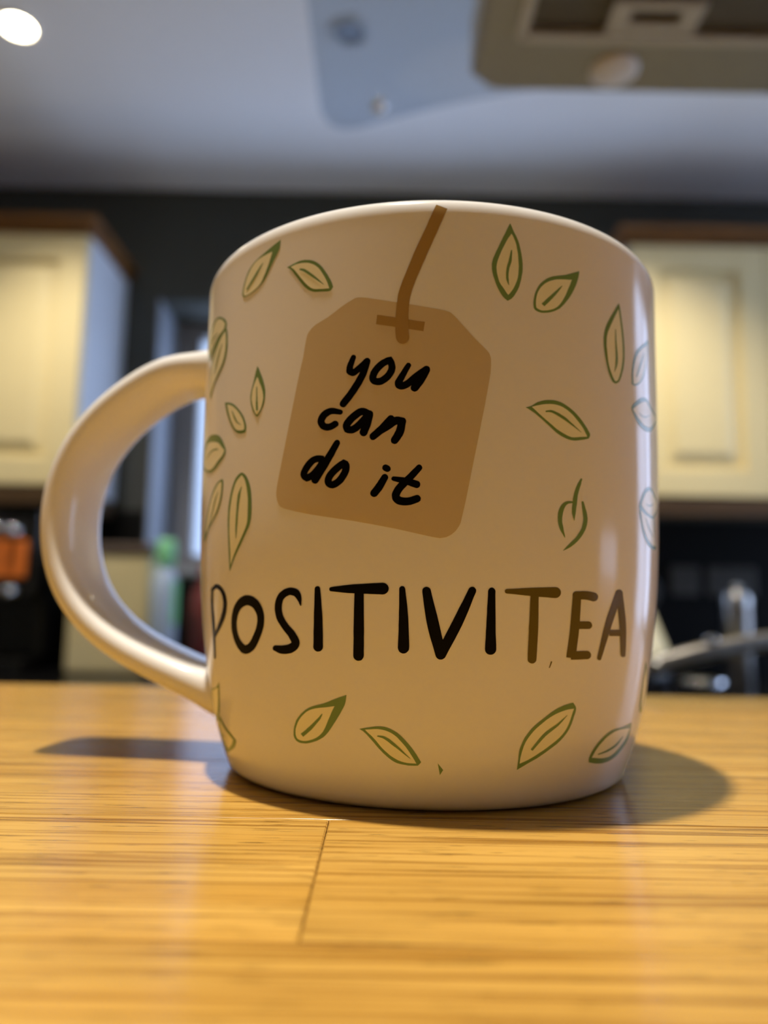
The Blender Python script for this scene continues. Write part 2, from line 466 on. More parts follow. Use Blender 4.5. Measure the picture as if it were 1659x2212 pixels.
def wall_cabinet(x0, x1, doors, label, side):
    YFR = 1.972
    t = thing('wall_cabinet', label, 'cabinet', ((x0 + x1) / 2, YFR + .15, 1.335), 'cream wall cabinets')
    T = Vector((-(x0 + x1) / 2, -(YFR + .15), -1.335))
    def P(name, bm, m):
        bmesh.ops.translate(bm, verts=bm.verts, vec=T); return obj(name, bm, m, t)
    xe = (x1 - .016, x1) if side > 0 else (x0, x0 + .016)
    P('carcass', B(x0 if side > 0 else x0 + .0165, x1 - .0165 if side > 0 else x1, YFR + .021, YW - .001, 1.385, 2.085, .002), M['cream'])
    P('end_panel', B(xe[0], xe[1], YFR + .021, YW - .001, 1.385, 2.085, .001), M['end_panel'])
    for (a, b, kx) in doors:
        before = set(bpy.data.objects)
        door(t, a, b, 1.387, 2.082, YFR, kx, 1.457)
        for o in set(bpy.data.objects) - before:
            o.data.transform(Matrix.Translation(T))
    # cornice: stepped moulding round the front and the open side
    bm = bmesh.new()
    xa, xb = (x0 - .0, x1 + .03) if side > 0 else (x0 - .03, x1 + .0)
    box(bm, xa, xb, YFR - .030, YW - .001, 2.108, 2.126, .004)
    xa2, xb2 = (x0, x1 + .014) if side > 0 else (x0 - .014, x1)
    box(bm, xa2, xb2, YFR - .014, YW - .0015, 2.0855, 2.109, .005)
    P('cornice', bm, M['trim_wood'])
    bm = bmesh.new()
    box(bm, x0, x1, YFR + .004, YFR + .024, 1.335, 1.3845, .003)
    xs = (x1 - .02, x1) if side > 0 else (x0, x0 + .02)
    box(bm, xs[0], xs[1], YFR + .024, YW - .001, 1.335, 1.3845, .003)
    P('pelmet', bm, M['dark_wood'])
    return t
wall_cabinet(-2.03, -0.822, [(-1.224, -0.826, -1.19), (-1.626, -1.228, -1.26), (-2.028, -1.63, -1.99)],
             'cream wall cabinet with wooden cornice, left of the window behind the mug handle', 1)
wall_cabinet(0.655, 1.94, [(0.662, 1.028, 0.992), (1.032, 1.398, 1.068), (1.402, 1.768, 1.44)],
             'cream wall cabinet with wooden cornice, right of the mug', -1)

# ================================================================== cooker hood
hood = thing('cooker_hood', 'steel cooker hood with curved glass canopy hanging at the upper right', 'cooker hood', (0.363, 0.453, 1.60))
HX, HY = 0.285, 0.256
bm = bmesh.new()      # underside frame with a chamfered corner outline
def hood_ring(bm, ins, z, c):
    x, y = HX - ins, HY - ins
    return [bm.verts.new((a, b, z)) for a, b in ((-x + c, -y), (x - c, -y), (x, -y + c), (x, y - c), (x - c, y), (-x + c, y), (-x, y - c), (-x, -y + c))]
r0 = hood_ring(bm, 0, .058, .02); r1 = hood_ring(bm, 0, .006, .02); r2 = hood_ring(bm, .006, 0, .018)
for a, b in ((r0, r1), (r1, r2)):
    for i in range(8): bm.faces.new((a[i], a[(i + 1) % 8], b[(i + 1) % 8], b[i]))
# underside left open inside the filter opening
fx, fy0, fy1 = 0.247, -0.19, 0.178
inner = [bm.verts.new(v) for v in ((-fx, fy0, 0), (fx, fy0, 0), (fx, fy1, 0), (-fx, fy1, 0))]
bm.faces.new((r2[0], r2[1], inner[1], inner[0])); bm.faces.new((r2[1], r2[2], inner[1]))
bm.faces.new((r2[2], r2[3], inner[2], inner[1])); bm.faces.new((r2[3], r2[4], inner[2]))
bm.faces.new((r2[4], r2[5], inner[3], inner[2])); bm.faces.new((r2[5], r2[6], inner[3]))
bm.faces.new((r2[6], r2[7], inner[0], inner[3])); bm.faces.new((r2[7], r2[0], inner[0]))
bm.faces.new(r0)
bmesh.ops.recalc_face_normals(bm, faces=bm.faces)
obj('body', bm, M['hood_steel'], hood)
bm = bmesh.new()      # pale rim round the filters
for (a, b, c, d) in ((-fx, fx, fy1 - .006, fy1 + .004), (-fx, fx, fy0 - .004, fy0 + .006), (-fx - .004, -fx + .006, fy0, fy1), (fx - .006, fx + .004, fy0, fy1)):
    box(bm, a, b, c, d, -.004, .004, .001)
obj('filter_rim', bm, M['hood_rim'], hood)
for s in (-1, 1):
    xa, xb = (-fx + .007, -.002) if s < 0 else (.002, fx - .007)
    f = obj('grease_filter', B(xa, xb, fy0 + .007, fy1 - .007, .004, .014, .001), M['mesh'], hood)
    xc = (xa + xb) / 2 + (-.012 if s < 0 else .012)
    bm = bmesh.new()   # pull handle: a frame with a dark slot
    y1 = fy1 - .007; y0 = y1 - .036
    box(bm, xc - .040, xc + .040, y0, y0 + .009, -.003, .0035, .001); box(bm, xc - .040, xc + .040, y1 - .012, y1, -.003, .0035, .001)
    box(bm, xc - .040, xc - .022, y0 + .0088, y1 - .0118, -.0028, .0035, .001); box(bm, xc + .022, xc + .040, y0 + .0088, y1 - .0118, -.0028, .0035, .001)
    obj('filter_handle', bm, M['hood_rim'], f)
    obj('hood_lamp', lathe([(0, -.006), (.018, -.0055), (.0225, -.003), (.0235, .001), (0, .001)], 32, centre=(s * .149, .220, 0)), M['frost'], hood, True)
# bowed glass canopy with rounded corners
bm = bmesh.new()
GX, GY0, GY1, RC = 0.442, -0.26, 0.385, 0.05
n = 96; rows = []
for i in range(n + 1):
    x = -GX + 2 * GX * i / n
    e = max(0, abs(x) - (GX - RC)); cut = RC - math.sqrt(max(0, RC * RC - e * e))
    z = 0.121 - 0.43 * x * x
    rows.append([(x, GY0 + (GY1 - cut - GY0) * j / 6, z) for j in range(7)])
top = [[bm.verts.new((x, y, z)) for x, y, z in r] for r in rows]
bot = [[bm.verts.new((x, y, z - .006)) for x, y, z in r] for r in rows]
for i in range(n):
    for j in range(6):
        bm.faces.new((top[i][j], top[i + 1][j], top[i + 1][j + 1], top[i][j + 1]))
        bm.faces.new((bot[i][j], bot[i][j + 1], bot[i + 1][j + 1], bot[i + 1][j]))
    for j in (0, 6): bm.faces.new((top[i][j], bot[i][j], bot[i + 1][j], top[i + 1][j]))
for i in (0, n):
    for j in range(6): bm.faces.new((top[i][j], top[i][j + 1], bot[i][j + 1], bot[i][j]))
bmesh.ops.recalc_face_normals(bm, faces=bm.faces)
obj('glass_canopy', bm, M['canopy'], hood)
for sx, sy in ((-.377, .348), (.377, .348)):      # added chrome studs under the glass corners, standing in for the edge glint
    zt = .121 - .43 * sx * sx - .0062
    obj('glint_stud', lathe([(0, zt - .014), (.005, zt - .0128), (.0085, zt - .009), (.009, zt - .005), (.0075, zt)] + [(0, zt)], 24, centre=(sx, sy, 0)), M['chrome'], hood, True)
bm = bmesh.new()
box(bm, -.15, .15, -.18, .14, .058, .112, .004); box(bm, -.14, .14, -.17, .13, .121, ZC - 1.6, .003)
obj('chimney', bm, M['hood_steel'], hood)

# ================================================================== things on the far worktop and hob
cm = thing('coffee_machine', 'black coffee machine with orange-red panel and chrome knobs, lower left behind the handle', 'coffee machine', (-1.06, 2.09, .90))
bm = bmesh.new()
box(bm, -.17, .155, -.04, .17, .03, .20, .012); box(bm, -.17, .155, -.10, .17, .19, .43, .014)
box(bm, -.16, .145, -.13, .16, 0, .032, .006)
obj('housing', bm, M['black_plastic'], cm)
obj('front_panel', B(-.03, .130, -.116, -.098, .240, .340, .006), M['orange'], cm)
for kx, kz in ((.098, .362), (.052, .368), (.107, .205), (.060, .205)):
    obj('control_knob', lathe([(0, -.020), (.008, -.0185), (.0145, -.012), (.017, 0), (.014, .012), (.012, .05), (0, .05)], 24, axis='Y', centre=(kx, -.112 if kz < .3 else -.095, kz)), M['chrome'], cm, True)
bb = thing('bread_bin', 'tall cream bread bin with a brown wooden lid, seen through the mug handle', 'bread bin', (-.70, 2.06, .90))
obj('bin_body', B(-.103, .103, -.11, .11, 0, .305, .012), M['cream'], bb)
obj('wooden_lid', B(-.108, .108, -.115, .115, .305, .333, .006), M['grey_wood'], bb)
bl = thing('spray_bottle', 'pale blue plastic bottle with green cap, seen through the mug handle', 'bottle', (-.557, 1.95, .90))
obj('bottle_body', lathe([(0, 0), (.031, 0), (.034, .004), (.034, .20), (.031, .245), (.019, .268), (.015, .272), (.015, .285), (0, .285)], 32), M['bottle_blue'], bl, True)
obj('cap', lathe([(0, .279), (.022, .279), (.024, .284), (.023, .335), (.018, .345), (0, .347)], 28), M['green_plastic'], bl, True)
lbl = bmesh.new()
for i in range(13):
    a = math.radians(-40 + i * 9)
    lbl.verts.new((.0345 * math.cos(a), .0345 * math.sin(a), .13)); lbl.verts.new((.0345 * math.cos(a), .0345 * math.sin(a), .24))
lbl.verts.ensure_lookup_table()
for i in range(12): lbl.faces.new([lbl.verts[q] for q in (2 * i, 2 * i + 2, 2 * i + 3, 2 * i + 1)])
obj('green_label', lbl, M['green_plastic'], bl, True)
wb = thing('wine_bottle', 'dark red glass bottle beside the blue bottle, at the left edge of the mug', 'bottle', (-.478, 2.06, .90))
obj('bottle_glass', lathe([(0, 0), (.034, 0), (.037, .004), (.037, .19), (.032, .215), (.016, .24), (.0145, .275), (.0165, .277), (.0165, .288), (0, .288)], 32), M['red_glass'], wb, True)
obj('foil_capsule', lathe([(.0171, .25), (.0171, .289), (0, .2895)], 28), M['red_glass'], wb, True)
kt = thing('cone_kettle', 'cream cone-shaped kettle on the far worktop, showing at the right edge of the mug', 'kettle', (.605, 1.92, .90))
obj('kettle_body', lathe([(0, .052), (.112, .052), (.116, .056), (.115, .064), (.068, .185), (.060, .195), (0, .198)], 40), M['cream'], kt, True)
obj('power_base', lathe([(0, 0), (.105, 0), (.108, .004), (.108, .046), (.100, .0515), (0, .0515)], 40), M['black_plastic'], kt, True)
obj('lid_knob', lathe([(0, .197), (.008, .198), (.008, .21), (.016, .218), (.014, .232), (0, .236)], 24), M['black_plastic'], kt, True)
bm = tube(catmull([(-.06, 0, .18), (-.085, 0, .24), (-.04, 0, .29), (.04, 0, .29), (.085, 0, .24), (.06, 0, .18)]), [(.008, .008)] * 31, 12, up=Vector((0, 1, 0)))
obj('carry_handle', bm, M['black_plastic'], kt, True)
ca = thing('steel_canister', 'tall stainless steel canister on the far worktop, at the right edge of the photo', 'canister', (.905, 1.95, .90))
obj('canister_body', lathe([(0, 0), (.030, 0), (.033, .003), (.033, .205), (.031, .21), (0, .21)], 32), M['dark_steel'], ca, True)
obj('lid', lathe([(.0338, .205), (.0338, .228), (.030, .233), (.008, .236), (.008, .245), (.012, .252), (0, .256)], 32), M['steel'], ca, True)
dish = tag(obj('steel_dish', lathe([(0, .001), (.025, .001), (.042, .012), (.055, .030), (.057, .030), (.044, .010), (.026, 0), (0, 0)], 40, centre=(0, 0, 0)), M['chrome'], None, True, loc=(.745, 1.80, .9003)),
           'small shiny steel dish on the far worktop, reflecting blue light just above the bar edge', 'dish')
# sockets on the splashback
def socket(x, w, label):
    t = thing('wall_socket', label, 'socket', (x, YW - .006, 1.178), 'wall sockets')
    obj('face_plate', B(-w / 2, w / 2, -.008, 0, -.043, .043, .003), M['socket_steel'], t)
    n = 1 if w < .1 else 2
    for i in range(n):
        xc = 0 if n == 1 else (-.035 + .07 * i)
        bm = bmesh.new()
        box(bm, xc - .003, xc + .003, -.0085, -.0079, .008, .018); box(bm, xc - .014, xc - .008, -.0085, -.0079, -.014, -.009); box(bm, xc + .008, xc + .014, -.0085, -.0079, -.014, -.009)
        obj('pin_holes', bm, M['black_plastic'], t)
        obj('rocker_switch', B(xc + .016, xc + .024, -.012, -.0082, .018, .032, .001), M['black_plastic'], t)
socket(.905, .086, 'single steel wall socket on the dark splashback, just right of the mug')
socket(1.045, .146, 'double steel wall socket on the dark splashback, near the right edge of the photo')
# saucepan on the hob: the handle reaches into the photo
pan = thing('saucepan', 'steel saucepan on the hob whose long handle slants across the lower right', 'saucepan', (.455, .625, .9071))
obj('pan_body', lathe([(0, 0), (.088, 0), (.094, .005), (.095, .155), (.098, .160), (.094, .160), (.091, .155), (.089, .008), (0, .004)], 48), M['steel'], pan, True)
hp = catmull([(-.090, -.02, .143), (-.13, -.03, .155), (-.18, -.05, .152), (-.23, -.07, .144), (-.268, -.083, .135)], 6)
obj('pan_handle', tube(hp, [(.0095 + .003 * math.sin(math.pi * i / (len(hp) - 1)), .0065) for i in range(len(hp))], 16), M['dark_steel'], pan, True)
obj('rivet', lathe([(0, .006), (.004, .005), (.006, 0), (0, 0)], 16, centre=(-.130, -.03, .1605)), M['chrome'], pan, True)
obj('rivet', lathe([(0, .006), (.004, .005), (.006, 0), (0, 0)], 16, centre=(-.215, -.065, .152)), M['chrome'], pan, True)

# traced print outlines in surface coordinates
D = {"leaves":[{"o":[-715,4574,-716,4554,-717,4530,-719,4507,-724,4485,-732,4464,-740,4440,-750,4414,-761,4386,-771,4358,-780,4332,-788,4306,-797,4284,-805,4267,-814,4253,-824,4240,-837,4226,-853,4214,-868,4205,-885,4198,-901,4195,-916,4192,-928,4192,-938,4192,-947,4194,-952,4202,-957,4212,-961,4224,-962,4240,-961,4259,-959,4279,-955,4302,-950,4327,-943,4351,-937,4374,-929,4397,-920,4418,-909,4436,-897,4452,-884,4466,-870,4478,-855,4488,-839,4498,-822,4508,-805,4518,-789,4528,-775,4537,-762,4546,-749,4554,-737,4561,-725,4568],
"i":[-761,4494,-766,4470,-772,4441,-778,4412,-785,4383,-793,4354,-801,4326,-810,4300,-818,4274,-828,4252,-840,4236,-854,4224,-869,4215,-883,4208,-899,4203,-912,4200,-924,4200,-934,4202,-943,4203,-946,4214,-950,4228,-951,4244,-950,4264,-946,4286,-942,4310,-937,4332,-930,4356,-923,4378,-913,4400,-903,4422,-891,4440,-879,4455,-867,4468,-853,4476,-838,4482,-823,4486,-809,4488,-799,4490,-790,4492,-781,4493,-774,4494,-767,4494],
"v":[[-818,4429,-822,4424,-827,4418,-832,4412,-838,4404,-844,4394,-851,4382,-860,4369,-868,4354,-877,4340,-886,4325,-895,4311,-904,4296,-914,4281,-922,4268,-930,4255],[-815,4426,-818,4418,-822,4410,-825,4402,-830,4392,-835,4382,-841,4369,-848,4354,-856,4338,-865,4323,-873,4308,-882,4294,-892,4280,-902,4266,-911,4253,-920,4242]]},
{"o":[-675,4310,-668,4314,-660,4317,-651,4321,-639,4326,-625,4332,-611,4336,-598,4336,-585,4334,-572,4328,-559,4322,-546,4312,-534,4299,-523,4284,-512,4265,-502,4244,-493,4220,-484,4194,-476,4170,-469,4146,-462,4123,-457,4103,-453,4086,-451,4071,-448,4058,-451,4048,-455,4035,-461,4027,-473,4026,-489,4030,-504,4034,-517,4037,-529,4040,-540,4047,-552,4058,-563,4071,-573,4088,-583,4106,-592,4128,-602,4151,-612,4176,-622,4202,-632,4226,-639,4246,-646,4264,-653,4279,-660,4292,-668,4302],
"i":[-655,4304,-645,4308,-634,4312,-622,4314,-609,4314,-595,4312,-583,4308,-571,4302,-561,4296,-550,4286,-539,4274,-528,4258,-518,4240,-509,4219,-501,4195,-493,4171,-486,4148,-480,4125,-475,4104,-471,4084,-468,4066,-465,4049,-473,4051,-483,4052,-494,4054,-507,4058,-522,4062,-536,4068,-547,4079,-556,4092,-565,4108,-575,4128,-585,4150,-594,4172,-603,4193,-612,4215,-620,4235,-628,4254,-635,4270,-641,4283,-647,4292,-651,4298],
"v":[[-608,4256,-603,4252,-598,4247,-593,4242,-588,4236,-582,4228,-574,4216,-565,4202,-555,4186,-545,4170,-535,4155,-525,4140,-515,4124,-505,4110,-496,4096,-487,4084],[-606,4269,-601,4266,-596,4264,-590,4260,-583,4254,-576,4245,-567,4232,-558,4218,-548,4201,-538,4184,-529,4168,-520,4151,-511,4134,-502,4116,-494,4100,-487,4085]]},
{"o":[-1207,4180,-1189,4166,-1169,4151,-1151,4134,-1133,4112,-1115,4088,-1104,4065,-1099,4044,-1099,4024,-1104,4008,-1115,3998,-1131,3990,-1149,3983,-1167,3970,-1187,3958,-1207,3944,-1224,3930,-1241,3915,-1258,3900,-1278,3886,-1301,3874,-1322,3863,-1341,3853,-1358,3845,-1373,3839,-1384,3844,-1397,3851,-1405,3870,-1404,3908,-1396,3958,-1388,4003,-1383,4040,-1378,4072,-1367,4101,-1348,4127,-1326,4151,-1305,4170,-1287,4180,-1269,4186,-1253,4188,-1236,4188,-1220,4183],
"i":[-1206,4157,-1189,4146,-1171,4132,-1154,4116,-1140,4096,-1127,4075,-1116,4056,-1119,4043,-1122,4027,-1130,4013,-1147,4004,-1171,3997,-1194,3989,-1214,3977,-1233,3964,-1253,3951,-1274,3937,-1295,3924,-1315,3913,-1331,3905,-1343,3899,-1355,3894,-1356,3921,-1358,3952,-1357,3984,-1355,4015,-1351,4046,-1342,4073,-1326,4098,-1308,4120,-1290,4138,-1273,4150,-1256,4160,-1241,4164,-1229,4166,-1219,4164],
"v":[[-1202,4022,-1214,4023,-1229,4026,-1245,4028,-1262,4030,-1278,4029,-1292,4024,-1304,4017,-1315,4008,-1326,3999,-1336,3992],[-1197,4016,-1207,4015,-1220,4015,-1233,4014,-1246,4013,-1259,4011,-1272,4007,-1286,4002,-1300,3996,-1314,3990,-1328,3986]]},
{"o":[-1111,4022,-1104,4008,-1097,3992,-1090,3968,-1085,3932,-1082,3888,-1080,3848,-1080,3820,-1082,3795,-1086,3769,-1092,3740,-1100,3709,-1112,3680,-1128,3653,-1148,3629,-1168,3606,-1188,3585,-1208,3566,-1229,3542,-1249,3508,-1270,3468,-1290,3434,-1294,3438,-1299,3444,-1304,3463,-1311,3508,-1318,3567,-1321,3623,-1321,3668,-1317,3708,-1310,3747,-1300,3782,-1288,3815,-1274,3844,-1258,3872,-1240,3898,-1223,3921,-1205,3940,-1188,3958,-1170,3974,-1150,3991,-1129,4008],
"i":[-1109,3985,-1105,3952,-1100,3916,-1098,3879,-1098,3845,-1100,3812,-1104,3780,-1111,3748,-1120,3718,-1132,3690,-1147,3667,-1165,3646,-1185,3624,-1206,3601,-1228,3576,-1248,3552,-1264,3526,-1276,3499,-1287,3476,-1292,3517,-1298,3565,-1300,3612,-1298,3654,-1293,3694,-1285,3732,-1274,3767,-1262,3800,-1248,3830,-1233,3854,-1217,3876,-1201,3897,-1185,3918,-1170,3938,-1154,3954,-1138,3966,-1123,3976],
"v":[[-1146,3886,-1152,3876,-1159,3865,-1167,3852,-1174,3838,-1182,3824,-1189,3808,-1196,3792,-1203,3774,-1210,3756,-1216,3738,-1222,3718,-1227,3698,-1231,3678,-1235,3660,-1239,3644],[-1140,3882,-1145,3870,-1150,3858,-1156,3844,-1162,3829,-1168,3814,-1174,3798,-1181,3780,-1187,3762,-1194,3744,-1201,3727,-1207,3709,-1214,3690,-1221,3672,-1228,3655,-1234,3640]]},
{"o":[-830,3528,-825,3515,-819,3499,-814,3482,-808,3460,-801,3436,-795,3412,-789,3386,-784,3360,-779,3334,-776,3312,-774,3292,-774,3270,-774,3248,-776,3224,-778,3202,-782,3180,-786,3162,-792,3144,-798,3127,-804,3112,-810,3100,-814,3094,-817,3091,-820,3088,-824,3095,-829,3102,-834,3112,-840,3127,-847,3145,-853,3164,-857,3182,-862,3201,-865,3222,-867,3242,-869,3265,-869,3286,-867,3306,-865,3326,-861,3347,-858,3368,-853,3391,-849,3414,-846,3438,-842,3461,-839,3483,-835,3500,-832,3516],
"i":[-826,3432,-821,3416,-816,3397,-811,3377,-805,3358,-799,3338,-794,3317,-790,3297,-787,3276,-785,3256,-784,3238,-785,3222,-787,3204,-790,3186,-793,3168,-798,3150,-804,3134,-811,3120,-817,3107,-820,3108,-823,3109,-827,3115,-832,3128,-838,3146,-843,3164,-848,3185,-853,3206,-856,3228,-859,3246,-860,3264,-859,3283,-858,3303,-856,3324,-853,3343,-849,3360,-846,3374,-841,3388,-836,3404,-831,3419],
"v":[[-829,3348,-829,3333,-829,3315,-829,3297,-828,3278,-828,3262,-828,3248,-828,3235,-829,3224,-829,3212,-829,3200,-828,3188,-828,3176,-827,3164,-827,3154,-826,3144],[-824,3346,-823,3330,-822,3313,-822,3294,-821,3276,-820,3260,-819,3246,-819,3232,-818,3220,-817,3208,-816,3196,-816,3184,-815,3172,-814,3160,-814,3150,-813,3140]]},
{"o":[-1083,3309,-1071,3305,-1057,3301,-1043,3294,-1028,3285,-1013,3275,-999,3262,-984,3245,-970,3225,-957,3204,-945,3184,-933,3163,-923,3142,-914,3122,-907,3100,-901,3080,-896,3060,-892,3041,-890,3023,-890,3006,-893,2992,-895,2980,-904,2978,-914,2977,-925,2978,-936,2982,-948,2986,-959,2995,-969,3006,-980,3020,-990,3038,-1001,3058,-1011,3080,-1020,3104,-1030,3128,-1039,3154,-1048,3179,-1056,3204,-1064,3230,-1070,3253,-1075,3274,-1080,3293],
"i":[-1058,3283,-1043,3274,-1027,3265,-1012,3253,-999,3240,-987,3225,-974,3208,-962,3190,-950,3168,-939,3148,-929,3126,-921,3106,-914,3085,-909,3064,-906,3044,-904,3027,-904,3017,-905,3011,-907,3006,-915,3006,-925,3006,-934,3008,-944,3012,-954,3016,-964,3024,-972,3034,-979,3045,-987,3059,-995,3077,-1003,3097,-1012,3118,-1019,3140,-1026,3162,-1033,3187,-1042,3218,-1050,3253],
"v":[[-1010,3208,-1007,3197,-1003,3184,-999,3172,-995,3158,-990,3146,-986,3134,-982,3122,-977,3111,-972,3100,-966,3090,-958,3080,-950,3072,-942,3064,-935,3058,-929,3052],[-1007,3208,-1002,3198,-997,3185,-991,3172,-986,3158,-980,3146,-976,3135,-971,3124,-967,3113,-963,3103,-958,3094,-952,3086,-946,3077,-939,3069,-932,3061,-927,3054]]},
{"o":[-1201,3066,-1179,3058,-1157,3047,-1137,3033,-1121,3016,-1106,2994,-1092,2970,-1077,2938,-1063,2904,-1054,2874,-1055,2854,-1061,2838,-1070,2823,-1082,2808,-1097,2794,-1113,2780,-1129,2765,-1145,2750,-1162,2738,-1183,2730,-1207,2724,-1229,2720,-1251,2728,-1280,2740,-1310,2754,-1339,2769,-1370,2787,-1398,2812,-1416,2847,-1424,2886,-1424,2922,-1420,2952,-1409,2978,-1394,3002,-1377,3025,-1358,3045,-1338,3061,-1316,3071,-1294,3077,-1271,3079,-1248,3078,-1224,3074],
"i":[-1213,3002,-1187,2992,-1162,2981,-1140,2968,-1123,2951,-1108,2932,-1096,2915,-1085,2901,-1075,2888,-1067,2878,-1072,2866,-1078,2851,-1087,2838,-1102,2826,-1120,2814,-1139,2802,-1156,2788,-1174,2772,-1192,2761,-1211,2754,-1230,2752,-1248,2750,-1270,2759,-1297,2771,-1324,2783,-1339,2796,-1357,2813,-1372,2834,-1381,2860,-1385,2890,-1382,2918,-1373,2942,-1360,2964,-1343,2983,-1326,2998,-1308,3010,-1286,3016,-1263,3016,-1238,3010],
"v":[[-1139,2915,-1149,2918,-1161,2922,-1175,2926,-1190,2928,-1206,2930,-1221,2928,-1235,2925,-1248,2921,-1262,2916,-1275,2911,-1287,2906,-1298,2898,-1309,2892,-1319,2884,-1329,2879],[-1136,2901,-1146,2904,-1159,2907,-1171,2910,-1183,2913,-1195,2914,-1207,2914,-1220,2912,-1234,2909,-1248,2906,-1261,2902,-1274,2898,-1286,2892,-1298,2886,-1310,2880,-1321,2875]]},
{"o":[-1085,2628,-1080,2622,-1074,2615,-1071,2602,-1070,2578,-1071,2550,-1074,2520,-1077,2490,-1083,2460,-1090,2431,-1098,2402,-1109,2373,-1122,2346,-1139,2320,-1159,2296,-1179,2272,-1199,2250,-1220,2230,-1240,2208,-1261,2181,-1280,2154,-1298,2130,-1311,2116,-1320,2106,-1328,2096,-1331,2106,-1334,2118,-1334,2136,-1329,2166,-1321,2202,-1312,2239,-1304,2272,-1295,2306,-1283,2339,-1270,2374,-1255,2410,-1241,2445,-1227,2478,-1212,2510,-1196,2539,-1177,2566,-1157,2590,-1137,2609,-1118,2619,-1100,2624],
"i":[-1087,2606,-1087,2580,-1087,2552,-1089,2523,-1093,2494,-1099,2464,-1107,2434,-1116,2406,-1127,2376,-1141,2349,-1158,2324,-1180,2300,-1201,2276,-1224,2250,-1248,2225,-1268,2202,-1282,2186,-1291,2172,-1298,2160,-1294,2188,-1290,2220,-1284,2253,-1275,2286,-1265,2320,-1255,2352,-1243,2386,-1232,2418,-1219,2450,-1205,2480,-1190,2508,-1174,2534,-1156,2558,-1138,2580,-1122,2596,-1108,2603,-1097,2604],
"v":[[-1122,2526,-1128,2516,-1134,2506,-1142,2494,-1150,2481,-1157,2466,-1165,2448,-1172,2428,-1180,2407,-1188,2384,-1196,2361,-1206,2336,-1216,2308,-1227,2279,-1238,2252,-1248,2228],[-1117,2524,-1122,2514,-1127,2502,-1132,2490,-1138,2476,-1145,2460,-1151,2442,-1158,2422,-1165,2402,-1173,2379,-1182,2356,-1192,2330,-1204,2304,-1217,2276,-1229,2249,-1241,2226]]},
{"o":[-912,2642,-904,2634,-894,2625,-885,2612,-877,2596,-869,2576,-862,2555,-856,2532,-851,2508,-847,2482,-844,2452,-842,2419,-840,2386,-840,2350,-839,2315,-840,2282,-842,2252,-845,2224,-850,2196,-857,2172,-867,2148,-877,2122,-889,2093,-901,2062,-914,2030,-929,1998,-944,1964,-959,1930,-973,1892,-987,1852,-999,1818,-1000,1828,-1002,1840,-1003,1862,-1005,1900,-1007,1948,-1009,1995,-1011,2040,-1013,2084,-1015,2130,-1017,2175,-1019,2220,-1019,2264,-1018,2304,-1017,2342,-1014,2380,-1009,2419,-1003,2458,-996,2494,-988,2528,-978,2560,-968,2586,-959,2606,-949,2619,-940,2629,-930,2636,-921,2640],
"i":[-912,2620,-906,2610,-899,2598,-892,2583,-886,2564,-881,2540,-876,2514,-872,2484,-868,2450,-865,2416,-864,2381,-864,2346,-864,2311,-864,2278,-865,2246,-867,2216,-873,2190,-880,2166,-889,2140,-899,2114,-910,2086,-922,2058,-936,2024,-950,1990,-963,1956,-974,1925,-983,1896,-991,1870,-992,1907,-992,1950,-993,1994,-996,2040,-998,2090,-1001,2136,-1002,2180,-1002,2221,-1002,2262,-1001,2300,-999,2338,-995,2376,-990,2416,-984,2454,-977,2490,-969,2521,-961,2550,-951,2574,-938,2592,-924,2607],
"v":[[-911,2523,-916,2512,-921,2501,-927,2488,-932,2474,-937,2456,-939,2436,-941,2414,-943,2391,-944,2366,-945,2342,-946,2316,-948,2290,-949,2262,-950,2236,-951,2210,-951,2185,-951,2160,-950,2137,-949,2115,-949,2095],[-908,2522,-910,2509,-912,2496,-915,2482,-917,2466,-919,2450,-921,2430,-924,2409,-926,2386,-928,2362,-930,2338,-932,2313,-933,2286,-934,2259,-935,2232,-936,2207,-938,2183,-939,2158,-941,2136,-943,2114,-944,2094]]},
{"o":[256,4555,261,4535,266,4512,271,4490,276,4472,281,4456,285,4438,290,4416,294,4392,297,4368,300,4342,303,4315,305,4287,307,4258,308,4226,308,4196,307,4164,304,4133,301,4102,297,4072,293,4044,287,4016,280,3991,273,3967,266,3948,259,3934,251,3924,245,3916,239,3924,232,3934,225,3948,217,3970,209,3997,202,4025,196,4054,191,4084,186,4112,183,4138,181,4162,181,4184,181,4205,183,4226,186,4249,192,4278,199,4312,207,4344,214,4378,222,4411,229,4442,236,4470,241,4494,246,4516,250,4532,253,4544],
"i":[261,4470,264,4460,268,4448,271,4434,274,4419,278,4402,281,4382,283,4357,286,4329,288,4300,289,4271,290,4240,291,4210,290,4178,289,4146,287,4117,283,4089,278,4063,273,4040,268,4021,263,4005,258,3991,254,3980,250,3971,247,3964,242,3975,237,3988,232,4003,225,4022,217,4042,211,4063,207,4086,204,4110,201,4134,200,4155,199,4176,200,4197,202,4218,205,4240,209,4262,214,4288,219,4314,225,4340,231,4365,237,4390,243,4413,249,4434,256,4454],
"v":[[259,4334,257,4319,255,4302,253,4283,251,4264,249,4247,247,4230,244,4213,242,4196,240,4178,239,4162,238,4144,238,4128,238,4113,238,4099,239,4086,241,4074,243,4065,245,4057,247,4050,249,4043],[263,4334,263,4319,263,4302,262,4282,262,4264,261,4245,259,4227,256,4209,253,4192,251,4176,250,4160,249,4146,248,4130,248,4116,248,4102,249,4090,249,4080,249,4070,250,4061,250,4052,251,4044]]},
